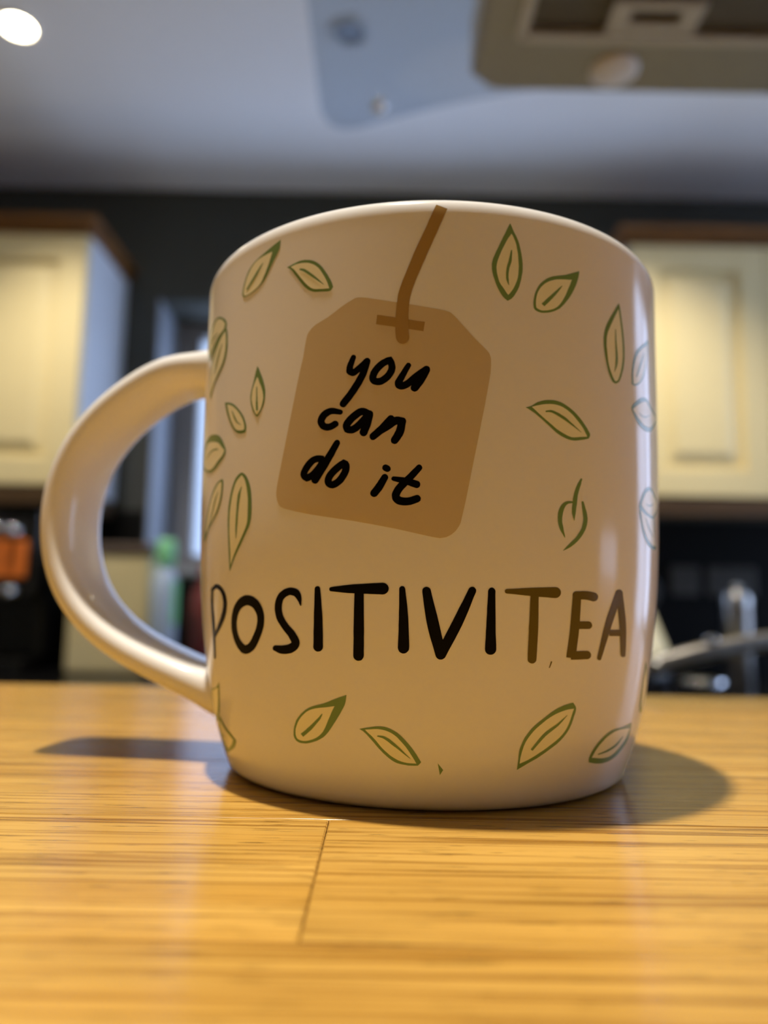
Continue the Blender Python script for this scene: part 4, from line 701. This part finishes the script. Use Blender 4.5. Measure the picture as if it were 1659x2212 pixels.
["d",[[[-469,2696,-486,2703,-493,2704,-502,2704,-512,2701,-523,2694,-532,2684,-540,2672,-548,2658,-554,2644,-560,2630,-564,2618,-568,2604,-572,2591,-574,2577,-575,2561,-572,2544,-567,2530,-562,2520,-558,2516,-545,2502,-532,2507,-527,2511,-520,2516,-513,2524,-506,2533,-498,2546,-490,2560,-482,2575,-475,2591,-469,2608,-466,2624,-464,2640,-464,2654,-464,2665,-469,2696],[-486,2660,-482,2652,-490,2652,-496,2650,-502,2648,-506,2646,-511,2640,-517,2630,-522,2619,-528,2608,-532,2596,-536,2587,-539,2578,-541,2568,-542,2562,-542,2559,-542,2561,-542,2561,-540,2558,-537,2552,-545,2556,-547,2558,-542,2562,-537,2566,-532,2570,-527,2576,-521,2586,-514,2599,-507,2613,-501,2626,-497,2636,-494,2644,-493,2652,-493,2662,-492,2672,-486,2660]],[[-410,2814,-415,2816,-419,2814,-423,2810,-426,2804,-434,2782,-442,2756,-451,2730,-461,2702,-470,2674,-480,2644,-491,2614,-501,2582,-512,2552,-521,2526,-523,2518,-523,2508,-521,2498,-517,2490],[-406,2809,-403,2802,-402,2794,-401,2785,-403,2778,-409,2754,-417,2727,-424,2698,-433,2670,-442,2640,-451,2610,-462,2580,-473,2548,-483,2519,-492,2494,-496,2486,-501,2482,-506,2482,-512,2484]
]]],
["o",[[[-386,2661,-396,2650,-403,2643,-410,2634,-417,2625,-424,2615,-431,2604,-438,2592,-445,2578,-451,2566,-456,2552,-460,2538,-463,2524,-464,2510,-465,2496,-463,2480,-459,2466,-453,2454,-445,2445,-437,2440,-428,2438,-419,2442,-411,2448,-404,2456,-397,2466,-390,2476,-384,2488,-379,2502,-374,2517,-369,2532,-366,2545,-363,2558,-361,2571,-360,2584,-360,2595,-360,2606,-361,2619,-364,2630,-367,2638,-368,2643,-386,2661],[-379,2606,-379,2602,-385,2595,-392,2587,-398,2579,-403,2570,-409,2561,-415,2550,-421,2539,-426,2528,-429,2520,-431,2512,-433,2506,-433,2500,-433,2496,-433,2495,-434,2496,-433,2496,-433,2495,-433,2494,-432,2494,-430,2496,-426,2499,-421,2504,-416,2510,-412,2517,-408,2526,-404,2536,-400,2548,-396,2560,-393,2570,-392,2578,-391,2586,-390,2593,-390,2600,-390,2604,-390,2606,-390,2606,-391,2610,-393,2614,-379,2606]
]]],
["i",[[[-217,2536,-221,2538,-226,2536,-230,2532,-233,2525,-237,2513,-241,2500,-246,2486,-250,2472,-255,2460,-258,2450,-262,2440,-266,2430,-270,2420,-274,2412,-276,2402,-277,2392,-276,2382,-273,2373],[-213,2531,-210,2524,-208,2515,-208,2506,-210,2498,-213,2485,-217,2470,-221,2455,-225,2440,-229,2426,-233,2413,-238,2402,-242,2392,-246,2382,-249,2374,-253,2367,-258,2364,-263,2363,-268,2366]],[[-231,2592,-232,2584,-231,2574,-228,2568,-225,2562,-223,2560,-222,2559,-220,2558,-219,2556,-217,2554,-213,2552,-209,2552,-204,2556,-201,2562],[-230,2600,-226,2606,-222,2609,-218,2610,-214,2607,-212,2606,-211,2604,-209,2602,-207,2600,-206,2599,-203,2594,-200,2586,-199,2578,-199,2569]
]]],
["t",[[[-86,2604,-89,2607,-94,2608,-97,2605,-101,2600,-107,2586,-115,2571,-123,2555,-130,2539,-138,2524,-146,2510,-154,2494,-162,2480,-170,2464,-176,2450,-182,2435,-186,2420,-190,2406,-193,2391,-194,2375,-193,2358,-191,2342,-186,2328,-180,2317,-173,2308,-165,2303,-156,2300,-148,2298,-139,2298,-130,2300,-122,2302,-114,2308,-106,2313,-100,2318,-94,2322,-90,2327,-86,2334,-85,2344,-84,2354],[-83,2598,-81,2591,-80,2582,-81,2574,-83,2568,-89,2553,-96,2537,-103,2520,-111,2502,-118,2485,-126,2469,-134,2453,-141,2438,-148,2424,-153,2412,-157,2401,-160,2390,-162,2382,-163,2375,-163,2371,-163,2370,-163,2368,-162,2368,-161,2366,-160,2364,-157,2362,-152,2360,-146,2358,-140,2358,-134,2358,-129,2360,-122,2363,-116,2368,-109,2372,-103,2376,-98,2378,-93,2376,-89,2370,-86,2362]],[[-196,2501,-196,2495,-194,2490,-192,2486,-189,2483,-181,2479,-173,2474,-164,2470,-155,2464,-147,2459,-138,2454,-129,2448,-121,2441,-112,2435,-105,2430,-100,2428,-95,2431,-91,2436,-88,2444],[-196,2507,-194,2512,-192,2516,-189,2518,-186,2518,-178,2517,-169,2515,-160,2513,-150,2511,-141,2508,-131,2504,-122,2498,-113,2494,-104,2488,-97,2484,-92,2480,-89,2472,-87,2464,-87,2454]]]]],
"pos":[["P",[[[-1194,1691,-1199,1690,-1203,1689,-1205,1686,-1207,1683,-1209,1659,-1213,1633,-1217,1604,-1221,1574,-1223,1542,-1224,1508,-1224,1475,-1224,1440,-1224,1401,-1225,1357,-1226,1304,-1228,1244,-1231,1181,-1234,1121,-1238,1069,-1237,1066,-1235,1064,-1231,1064,-1227,1064],[-1189,1690,-1185,1690,-1181,1688,-1179,1685,-1179,1682,-1181,1658,-1183,1632,-1186,1604,-1188,1574,-1190,1542,-1189,1510,-1187,1478,-1184,1443,-1183,1404,-1183,1360,-1185,1308,-1190,1248,-1197,1185,-1204,1125,-1210,1073,-1211,1070,-1214,1068,-1218,1066,-1222,1064]],[[-1208,1655,-1202,1654,-1196,1653,-1190,1654,-1185,1657,-1173,1662,-1159,1669,-1145,1676,-1133,1683,-1137,1684,-1144,1682,-1131,1676,-1120,1672,-1110,1666,-1102,1659,-1095,1650,-1088,1639,-1082,1626,-1077,1613,-1074,1600,-1072,1585,-1070,1570,-1070,1554,-1072,1538,-1074,1521,-1078,1504,-1083,1486,-1090,1466,-1098,1448,-1106,1429,-1115,1411,-1125,1392,-1137,1374,-1148,1354,-1159,1336,-1169,1320,-1179,1302,-1188,1286,-1196,1272,-1204,1258,-1205,1256,-1205,1254,-1204,1252,-1201,1250],[-1213,1658,-1216,1661,-1216,1665,-1214,1669,-1211,1672,-1200,1680,-1189,1689,-1178,1698,-1167,1707,-1143,1720,-1116,1711,-1105,1705,-1093,1698,-1081,1688,-1070,1677,-1062,1664,-1054,1651,-1048,1637,-1042,1622,-1038,1606,-1036,1590,-1034,1573,-1033,1556,-1034,1538,-1036,1519,-1039,1500,-1043,1480,-1049,1460,-1056,1440,-1064,1420,-1074,1401,-1085,1382,-1097,1362,-1110,1345,-1122,1328,-1134,1312,-1148,1296,-1161,1281,-1174,1267,-1186,1254,-1188,1252,-1191,1251,-1195,1250,-1198,1250]
]]],
["O",[[[-884,1620,-904,1611,-922,1598,-936,1583,-948,1567,-959,1550,-969,1533,-977,1514,-983,1496,-988,1476,-993,1456,-997,1436,-1000,1412,-1002,1390,-1003,1367,-1004,1345,-1002,1324,-999,1303,-996,1283,-992,1264,-987,1247,-982,1230,-975,1214,-969,1200,-962,1186,-955,1176,-948,1166,-940,1156,-930,1147,-916,1142,-900,1141,-885,1146,-871,1153,-859,1164,-847,1176,-836,1191,-827,1208,-819,1225,-811,1244,-804,1263,-797,1282,-791,1300,-785,1319,-780,1338,-775,1358,-771,1378,-769,1398,-767,1417,-766,1437,-766,1458,-768,1478,-771,1500,-776,1520,-783,1542,-791,1562,-801,1580,-814,1594,-828,1607,-845,1616,-863,1620,-884,1620],[-875,1537,-878,1537,-884,1534,-893,1530,-903,1522,-912,1514,-920,1504,-927,1493,-934,1480,-940,1465,-946,1449,-950,1431,-954,1411,-957,1390,-958,1370,-958,1352,-957,1334,-955,1316,-952,1298,-947,1282,-943,1268,-937,1254,-930,1243,-923,1233,-916,1225,-909,1218,-903,1214,-899,1212,-896,1214,-897,1215,-899,1216,-898,1216,-894,1217,-889,1219,-883,1222,-877,1228,-870,1238,-862,1251,-854,1267,-847,1284,-840,1300,-833,1318,-827,1334,-821,1352,-817,1368,-814,1385,-811,1402,-809,1418,-809,1434,-809,1449,-811,1462,-815,1478,-821,1493,-828,1508,-836,1520,-843,1527,-850,1532,-858,1535,-865,1537,-872,1537,-875,1537]
]]],
["S",[[[-570,1541,-569,1542,-568,1543,-568,1544,-568,1546,-567,1558,-567,1572,-566,1586,-566,1602,-567,1615,-568,1627,-571,1639,-574,1650,-580,1661,-587,1670,-596,1676,-605,1680,-615,1682,-625,1681,-636,1677,-646,1672,-656,1664,-665,1654,-675,1642,-683,1627,-689,1611,-694,1595,-698,1578,-701,1560,-703,1542,-704,1522,-704,1502,-702,1482,-700,1462,-697,1443,-692,1424,-686,1407,-679,1391,-673,1376,-666,1362,-659,1346,-652,1333,-645,1320,-639,1309,-635,1298,-631,1286,-627,1274,-624,1264,-623,1258,-623,1256,-623,1256,-625,1255,-628,1252,-632,1248,-636,1244,-640,1242,-646,1239,-654,1236,-662,1234,-669,1232,-675,1230,-682,1230,-689,1229,-697,1229,-704,1229,-710,1229,-715,1226,-720,1221,-724,1214],[-571,1541,-572,1541,-572,1542,-573,1543,-573,1544,-577,1554,-580,1567,-584,1580,-588,1590,-592,1599,-595,1606,-599,1611,-601,1616,-604,1618,-606,1618,-608,1620,-613,1621,-617,1623,-622,1623,-626,1622,-631,1618,-637,1614,-643,1608,-648,1602,-652,1595,-656,1587,-659,1576,-661,1564,-663,1552,-664,1538,-665,1524,-665,1508,-664,1493,-662,1477,-660,1463,-656,1450,-652,1436,-647,1422,-641,1409,-635,1396,-629,1384,-622,1372,-615,1360,-607,1347,-601,1334,-596,1320,-590,1306,-586,1291,-582,1274,-581,1254,-585,1233,-591,1216,-599,1202,-608,1191,-617,1182,-628,1174,-640,1170,-651,1166,-662,1165,-673,1165,-683,1166,-693,1170,-701,1175,-708,1180,-714,1184,-719,1186,-723,1191,-725,1198,-725,1206]
]]],
["I",[[[-495,1693,-499,1690,-502,1686,-504,1679,-505,1672,-506,1632,-507,1588,-508,1542,-510,1494,-511,1449,-512,1404,-514,1358,-515,1312,-516,1270,-518,1232,-517,1220,-513,1209,-507,1201,-500,1197],[-490,1693,-486,1691,-483,1686,-481,1680,-480,1673,-478,1634,-476,1590,-475,1544,-473,1497,-472,1452,-472,1406,-472,1360,-472,1315,-473,1273,-473,1236,-475,1222,-479,1211,-485,1202,-492,1198]
]]],
["T",[[[-441,1668,-440,1662,-438,1658,-435,1655,-431,1654,-417,1652,-400,1649,-383,1646,-364,1643,-344,1642,-322,1640,-296,1639,-270,1638,-245,1637,-224,1636,-217,1639,-210,1647,-205,1658,-202,1673],[-441,1674,-440,1679,-438,1684,-435,1686,-431,1688,-417,1692,-401,1695,-383,1700,-365,1704,-345,1708,-322,1711,-296,1714,-270,1718,-246,1720,-225,1723,-217,1720,-210,1713,-205,1702,-202,1688]],[[-336,1664,-337,1619,-338,1566,-339,1512,-340,1456,-341,1405,-342,1356,-342,1308,-343,1262,-344,1218,-345,1179,-344,1166,-340,1154,-334,1146,-327,1141],[-299,1665,-299,1620,-299,1568,-299,1512,-299,1458,-299,1406,-299,1358,-300,1310,-300,1263,-301,1220,-301,1181,-303,1168,-307,1156,-312,1146,-320,1142]
]]],
["I",[[[-153,1700,-157,1696,-160,1691,-162,1684,-162,1676,-162,1639,-162,1596,-162,1552,-163,1507,-163,1463,-164,1419,-164,1373,-165,1328,-166,1285,-167,1247,-165,1232,-162,1220,-156,1211,-149,1206],[-149,1700,-145,1698,-142,1693,-140,1686,-139,1679,-137,1642,-134,1600,-131,1556,-129,1510,-127,1466,-126,1421,-125,1374,-124,1329,-123,1286,-123,1248,-124,1234,-128,1222,-134,1212,-141,1206]
]]],
["V",[[[-65,1695,-70,1690,-74,1681,-75,1670,-75,1659,-72,1618,-69,1572,-65,1522,-61,1472,-56,1423,-50,1375,-43,1326,-35,1279,-28,1235,-22,1196,-19,1184,-14,1174,-8,1168,-1,1167],[-60,1698,-54,1696,-49,1691,-45,1683,-43,1673,-38,1632,-32,1587,-25,1538,-18,1490,-12,1444,-6,1397,0,1348,6,1301,12,1256,17,1216,18,1203,16,1190,12,1178,6,1170]],[[117,1704,111,1704,106,1701,102,1695,99,1687,89,1645,78,1599,65,1550,53,1500,41,1452,29,1406,16,1356,4,1308,-8,1263,-18,1223,-20,1210,-20,1198,-17,1186,-13,1176],[121,1700,125,1692,128,1684,128,1674,127,1664,118,1622,109,1573,99,1522,88,1470,77,1420,65,1372,52,1322,39,1274,27,1230,17,1190,13,1179,7,1172,0,1169,-6,1170]
]]],
["I",[[[186,1702,181,1698,178,1692,175,1684,174,1676,174,1638,173,1596,172,1552,172,1506,171,1462,171,1418,170,1372,170,1328,169,1286,169,1248,170,1234,174,1222,180,1212,188,1208],[191,1702,196,1698,199,1692,202,1684,203,1675,203,1638,204,1596,205,1551,206,1506,207,1462,208,1418,209,1372,211,1328,213,1286,214,1248,213,1234,209,1222,203,1212,196,1208]
]]],
["T",[[[240,1674,241,1669,243,1664,246,1661,249,1660,267,1658,289,1655,311,1651,334,1648,356,1645,377,1642,399,1640,419,1639,439,1636,457,1635,466,1638,473,1645,479,1656,482,1670],[240,1680,241,1685,243,1689,246,1692,249,1693,267,1695,289,1698,311,1702,334,1705,356,1708,377,1710,398,1712,419,1714,438,1716,456,1718,465,1716,473,1709,479,1698,482,1684]],[[347,1656,346,1614,346,1566,346,1514,346,1463,345,1414,346,1364,346,1314,346,1266,346,1220,347,1178,348,1166,351,1156,357,1148,363,1144],[382,1656,382,1613,383,1565,384,1514,385,1462,386,1412,386,1362,386,1312,386,1262,386,1216,386,1174,385,1163,382,1154,376,1146,370,1143]
]]],
["E",[[[559,1692,552,1688,546,1681,542,1672,541,1661,540,1618,539,1570,538,1518,537,1467,536,1418,535,1370,533,1321,531,1272,529,1228,527,1187],[567,1691,574,1687,580,1680,583,1670,584,1658,584,1616,584,1566,584,1514,584,1462,583,1412,582,1362,580,1312,578,1263,577,1218,576,1177]],[[540,1656,542,1646,547,1639,553,1634,560,1632,570,1631,581,1630,592,1630,603,1630,612,1628,620,1627,627,1625,634,1623,641,1620,648,1618,657,1618,666,1622,673,1630,677,1640],[540,1666,542,1676,546,1684,552,1690,559,1692,568,1692,579,1693,591,1695,603,1695,615,1695,625,1694,635,1692,644,1690,651,1689,657,1687,666,1682,673,1674,678,1664,679,1652]],[[544,1428,547,1418,552,1410,558,1404,565,1402,577,1403,591,1403,606,1403,621,1403,633,1403,641,1404,647,1410,652,1418,654,1427],[544,1438,546,1448,550,1456,556,1461,563,1462,575,1462,589,1462,604,1462,618,1462,631,1462,638,1460,645,1454,650,1446,653,1437]],[[551,1168,566,1168,585,1168,604,1168,623,1169,640,1169,648,1171,655,1177,660,1186,661,1196],[546,1232,561,1232,579,1233,599,1234,617,1234,634,1234,642,1232,650,1227,656,1218,660,1208]
]]],
["A",[[[818,1720,810,1718,802,1715,796,1708,792,1700,781,1656,768,1606,756,1554,743,1500,733,1446,725,1392,717,1334,711,1278,705,1225,700,1178,701,1173,702,1168,705,1163,709,1160],[827,1716,834,1711,839,1704,841,1694,840,1685,828,1640,815,1590,802,1537,789,1483,777,1431,766,1378,755,1322,744,1267,735,1215,726,1170,725,1164,722,1160,718,1158,713,1158]],[[810,1718,802,1714,797,1707,794,1698,794,1689,800,1644,808,1594,817,1541,825,1488,833,1437,840,1386,846,1336,853,1284,859,1237,865,1194,867,1187,871,1181,877,1176,884,1174],[818,1720,827,1718,834,1713,840,1706,843,1697,850,1652,859,1602,869,1548,879,1493,887,1440,893,1388,897,1334,901,1283,904,1235,907,1192,907,1185,904,1179,898,1175,892,1173]],[[766,1348,785,1347,808,1346,833,1346,859,1345,882,1344],[762,1396,781,1396,804,1396,829,1396,854,1396,877,1396]]]]]}

# ================================================================== the mug
MX, MY = 0.008816, 0.157583
mug = thing('mug', 'white china mug printed with green leaves and a tea bag tag, on the wooden bar', 'mug', (MX, MY, BAR))
KZ = [0, .008, .02, .035, .05, .065, .08, .095]
KR = [.03793, .0408, .0434, .04513, .04575, .04594, .04597, .04601]
def _spline(kx, ky):
    n = len(kx); h = [kx[i + 1] - kx[i] for i in range(n - 1)]
    a = [0.0] * n; b = [1.0] * n; c = [0.0] * n; d = [0.0] * n
    for i in range(1, n - 1):
        a[i], b[i], c[i] = h[i - 1], 2 * (h[i - 1] + h[i]), h[i]
        d[i] = 6 * ((ky[i + 1] - ky[i]) / h[i] - (ky[i] - ky[i - 1]) / h[i - 1])
    for i in range(1, n):
        w = a[i] / b[i - 1]; b[i] -= w * c[i - 1]; d[i] -= w * d[i - 1]
    m = [0.0] * n; m[-1] = d[-1] / b[-1]
    for i in range(n - 2, -1, -1): m[i] = (d[i] - c[i] * m[i + 1]) / b[i]
    def f(x):
        j = min(max(sum(1 for k in kx[1:-1] if x >= k), 0), n - 2)
        t, hh = x - kx[j], h[j]
        return ky[j] + ((ky[j + 1] - ky[j]) / hh - hh * (2 * m[j] + m[j + 1]) / 6) * t + m[j] / 2 * t * t + (m[j + 1] - m[j]) / (6 * hh) * t ** 3
    return f
R = _spline(KZ, KR)
LZ = 0.0922                                   # where the lip begins to round over
prof = [(0, .0022), (.030, .0022), (.0335, .0018), (.0352, .0003), (.0362, .0), (.0372, .0003), (R(.0012), .0012)]
prof += [(R(z), z) for z in [i * (LZ - .0003) / 44 for i in range(1, 45)]]
rt = R(.095)
for i in range(17):
    a = math.pi * i / 16
    ax = .0019 if i <= 8 else .0013
    prof.append((rt - .0019 + ax * math.cos(a), LZ + (.095 - LZ) * math.sin(a)))
prof += [(R(z) - .0033, z) for z in (.0905, .088, .08, .065, .05, .035, .02, .012, .008)] + [(.034, .0052), (.026, .0046), (0, .0045)]
obj('body', lathe(prof, 160), M['china'], mug, True)
# handle: wide flat loop set back-left
AL = math.radians(172)
e_ = Vector((math.cos(AL), math.sin(AL), 0))
HP = [(42.5, 81.0), (49.8, 81.43), (54.46, 81.1), (59.61, 79.53), (69.32, 72.76), (74.96, 65.91), (78.22, 58.63), (79.72, 50.35), (78.95, 41.54), (75.94, 33.4), (70.61, 26.95), (63.67, 22.13), (56.32, 18.79), (49.95, 16.16), (44.76, 14.4), (40.0, 13.0)]
path = catmull([e_ * (r / 1000) + Vector((0, 0, z / 1000)) for r, z in HP], 8)
for _ in range(60):                          # fair the loop
    path = [path[0]] + [(path[i - 1] + path[i] * 2 + path[i + 1]) / 4 for i in range(1, len(path) - 1)] + [path[-1]]
nP = len(path)
HW, HT = 0.0092, 0.0033
def hr(i):
    t = i / (nP - 1)
    flare = 0.28 * math.exp(-(t / .05) ** 2) + 0.32 * math.exp(-((1 - t) / .07) ** 2)
    mid = 1 + .10 * math.sin(math.pi * t)
    return HW * mid * (1 + .35 * flare), HT * (1 + 1.2 * flare + .25 * (1 - math.sin(math.pi * t)))
bm = bmesh.new(); rings = []
sd = Vector((-math.sin(AL), math.cos(AL), 0))
for i, p in enumerate(path):
    t = (path[min(i + 1, nP - 1)] - path[max(i - 1, 0)]).normalized()
    u = t.cross(sd).normalized()
    a, b = hr(i); ring = []
    for k in range(28):
        th = 2 * math.pi * k / 28; c, s = math.cos(th), math.sin(th)
        ring.append(bm.verts.new(p + sd * a * math.copysign(abs(c) ** .72, c) + u * b * math.copysign(abs(s) ** .80, s)))
    rings.append(ring)
for r0, r1 in zip(rings, rings[1:]):
    for k in range(28): bm.faces.new((r0[k], r0[(k + 1) % 28], r1[(k + 1) % 28], r1[k]))
bmesh.ops.recalc_face_normals(bm, faces=bm.faces)
hd = obj('handle', bm, M['china'], mug, True)

# small beads in the glaze that catch the lamp on the rim and on the handle
def bead(p, r_):
    b = bmesh.new(); bmesh.ops.create_icosphere(b, subdivisions=2, radius=r_)
    bmesh.ops.scale(b, vec=(1.2, 1.0, 0.7), verts=b.verts)
    bmesh.ops.translate(b, vec=p, verts=b.verts)
    obj('glaze_bead', b, M['china'], mug, True)
for deg, z, r_ in ((-9, .0949, .00034), (-37, .0949, .0003), (24, .0949, .0003), (-62, .0949, .0003)):
    rr = R(.095) - .0019; a = math.radians(deg)
    bead(Vector((rr * math.sin(a), -rr * math.cos(a), z)), r_)
for i in (12, 34, 38): bead(path[i] + Vector((0, -.001, .0036)), .0004)

# prints on the glaze: outlines in surface coordinates (1/20 degree round the mug from the front, 1/50 mm up)
def srf(c):
    return [(c[i] / 20.0, c[i + 1] / 50000.0) for i in range(0, len(c), 2)]
def on(deg, z, off):
    a = math.radians(deg); z = min(max(z, 0), .0948); r = R(z) + off
    if z > LZ: r = R(.095) - .0019 + .0019 * math.sqrt(max(0, 1 - ((z - LZ) / (.095 - LZ)) ** 2)) + off
    return Vector((r * math.sin(a), -r * math.cos(a), z))
RS = 0.045 * math.pi / 180
def patch(bm, outline, off, mi=0, step=0.0011):
    P = [Vector((d * RS, z)) for d, z in outline]
    Q = [P[0]]
    for p in P[1:]:
        if (p - Q[-1]).length > 2e-5: Q.append(p)
    if (Q[-1] - Q[0]).length < 2e-5: Q.pop()
    nb = len(Q); V = list(Q); sc = 1000.0
    def inside(x, y):
        c = False
        for i in range(nb):
            a, b = Q[i], Q[i - 1]
            if (a.y > y) != (b.y > y) and x < (b.x - a.x) * (y - a.y) / (b.y - a.y) + a.x: c = not c
        return c
    x0, x1 = min(q.x for q in Q), max(q.x for q in Q); y0, y1 = min(q.y for q in Q), max(q.y for q in Q)
    for i in range(int((x1 - x0) / step) + 1):
        for j in range(int((y1 - y0) / step) + 1):
            x, y = x0 + (i + .5) * step, y0 + (j + .5) * step
            if inside(x, y): V.append(Vector((x, y)))
    vs, _, fs, *_ = delaunay_2d_cdt([v * sc for v in V], [(i, (i + 1) % nb) for i in range(nb)], [list(range(nb))], 1, 1e-4)
    bv = [bm.verts.new(on(v.x / sc / RS, v.y / sc, off)) for v in vs]
    for f in fs:
        try: fc = bm.faces.new([bv[i] for i in f])
        except ValueError: continue
        fc.material_index = mi
def ladder(bm, lr, off, mi=0):
    l, r = srf(lr[0]), srf(lr[1])
    L = [bm.verts.new(on(d, z, off)) for d, z in l]
    C = [bm.verts.new(on((a[0] + b[0]) / 2, (a[1] + b[1]) / 2, off)) for a, b in zip(l, r)]
    Rv = [bm.verts.new(on(d, z, off)) for d, z in r]
    for A, Bv in ((L, C), (C, Rv)):
        for i in range(len(A) - 1):
            f = bm.faces.new((A[i], A[i + 1], Bv[i + 1], Bv[i])); f.material_index = mi
def fix(bm):
    bm.normal_update()
    for f in bm.faces:
        c = f.calc_center_median()
        if f.normal.dot(Vector((c.x, c.y, 0))) < 0: f.normal_flip()
    return bm
O1, O2, O3 = 0.00004, 0.00007, 0.00010
for lf in D['leaves']:
    bm = bmesh.new()
    patch(bm, srf(lf['o']), O1, 0)
    if lf['i']: patch(bm, srf(lf['i']), O2, 1)
    if lf['v']: ladder(bm, lf['v'], O3, 0)
    obj('printed_leaf', fix(bm), [M['leaf_line'], M['leaf_fill']], mug, True)
bm = bmesh.new()
for s in D['power']: ladder(bm, s, O1)
tag(obj('printed_sprig', fix(bm), M['leaf_line'], mug, True), 'green three-stroke leaf mark without a pale filling')
for k, s in enumerate(D['flecks']):
    bm = bmesh.new(); patch(bm, srf(s), O1)
    obj('printed_fleck', fix(bm), M['brown_print'] if k else M['leaf_line'], mug)
bm = bmesh.new(); patch(bm, srf(D['tag']), O1, step=.0016)
tg = tag(obj('printed_tag', fix(bm), M['tag_print'], mug, True), 'tan printed tea bag tag with cut upper corners')
bm = bmesh.new()
for s in D['string']: ladder(bm, s, O3)
tag(obj('printed_string', fix(bm), M['string_print'], mug, True), 'brown printed string running from the rim to the tag')
bm = bmesh.new()
for s in D['bar']: ladder(bm, s, O2)
tag(obj('printed_staple', fix(bm), M['string_print'], mug, True), 'brown printed cross bar on the tag')
for ch, ss in D['you']:
    bm = bmesh.new()
    for s in ss: ladder(bm, s, O2)
    tag(obj('printed_letter', fix(bm), M['black_print'], tg, True), 'black handwritten letter %s on the tag' % ch)
for k, (ch, ss) in enumerate(D['pos']):
    bm = bmesh.new()
    for s in ss: ladder(bm, s, O2)
    tag(obj('printed_letter', fix(bm), M['brown_print' if k >= 8 else 'black_print'], mug, True),
        '%s printed capital %s' % ('olive-brown' if k >= 8 else 'black', ch))
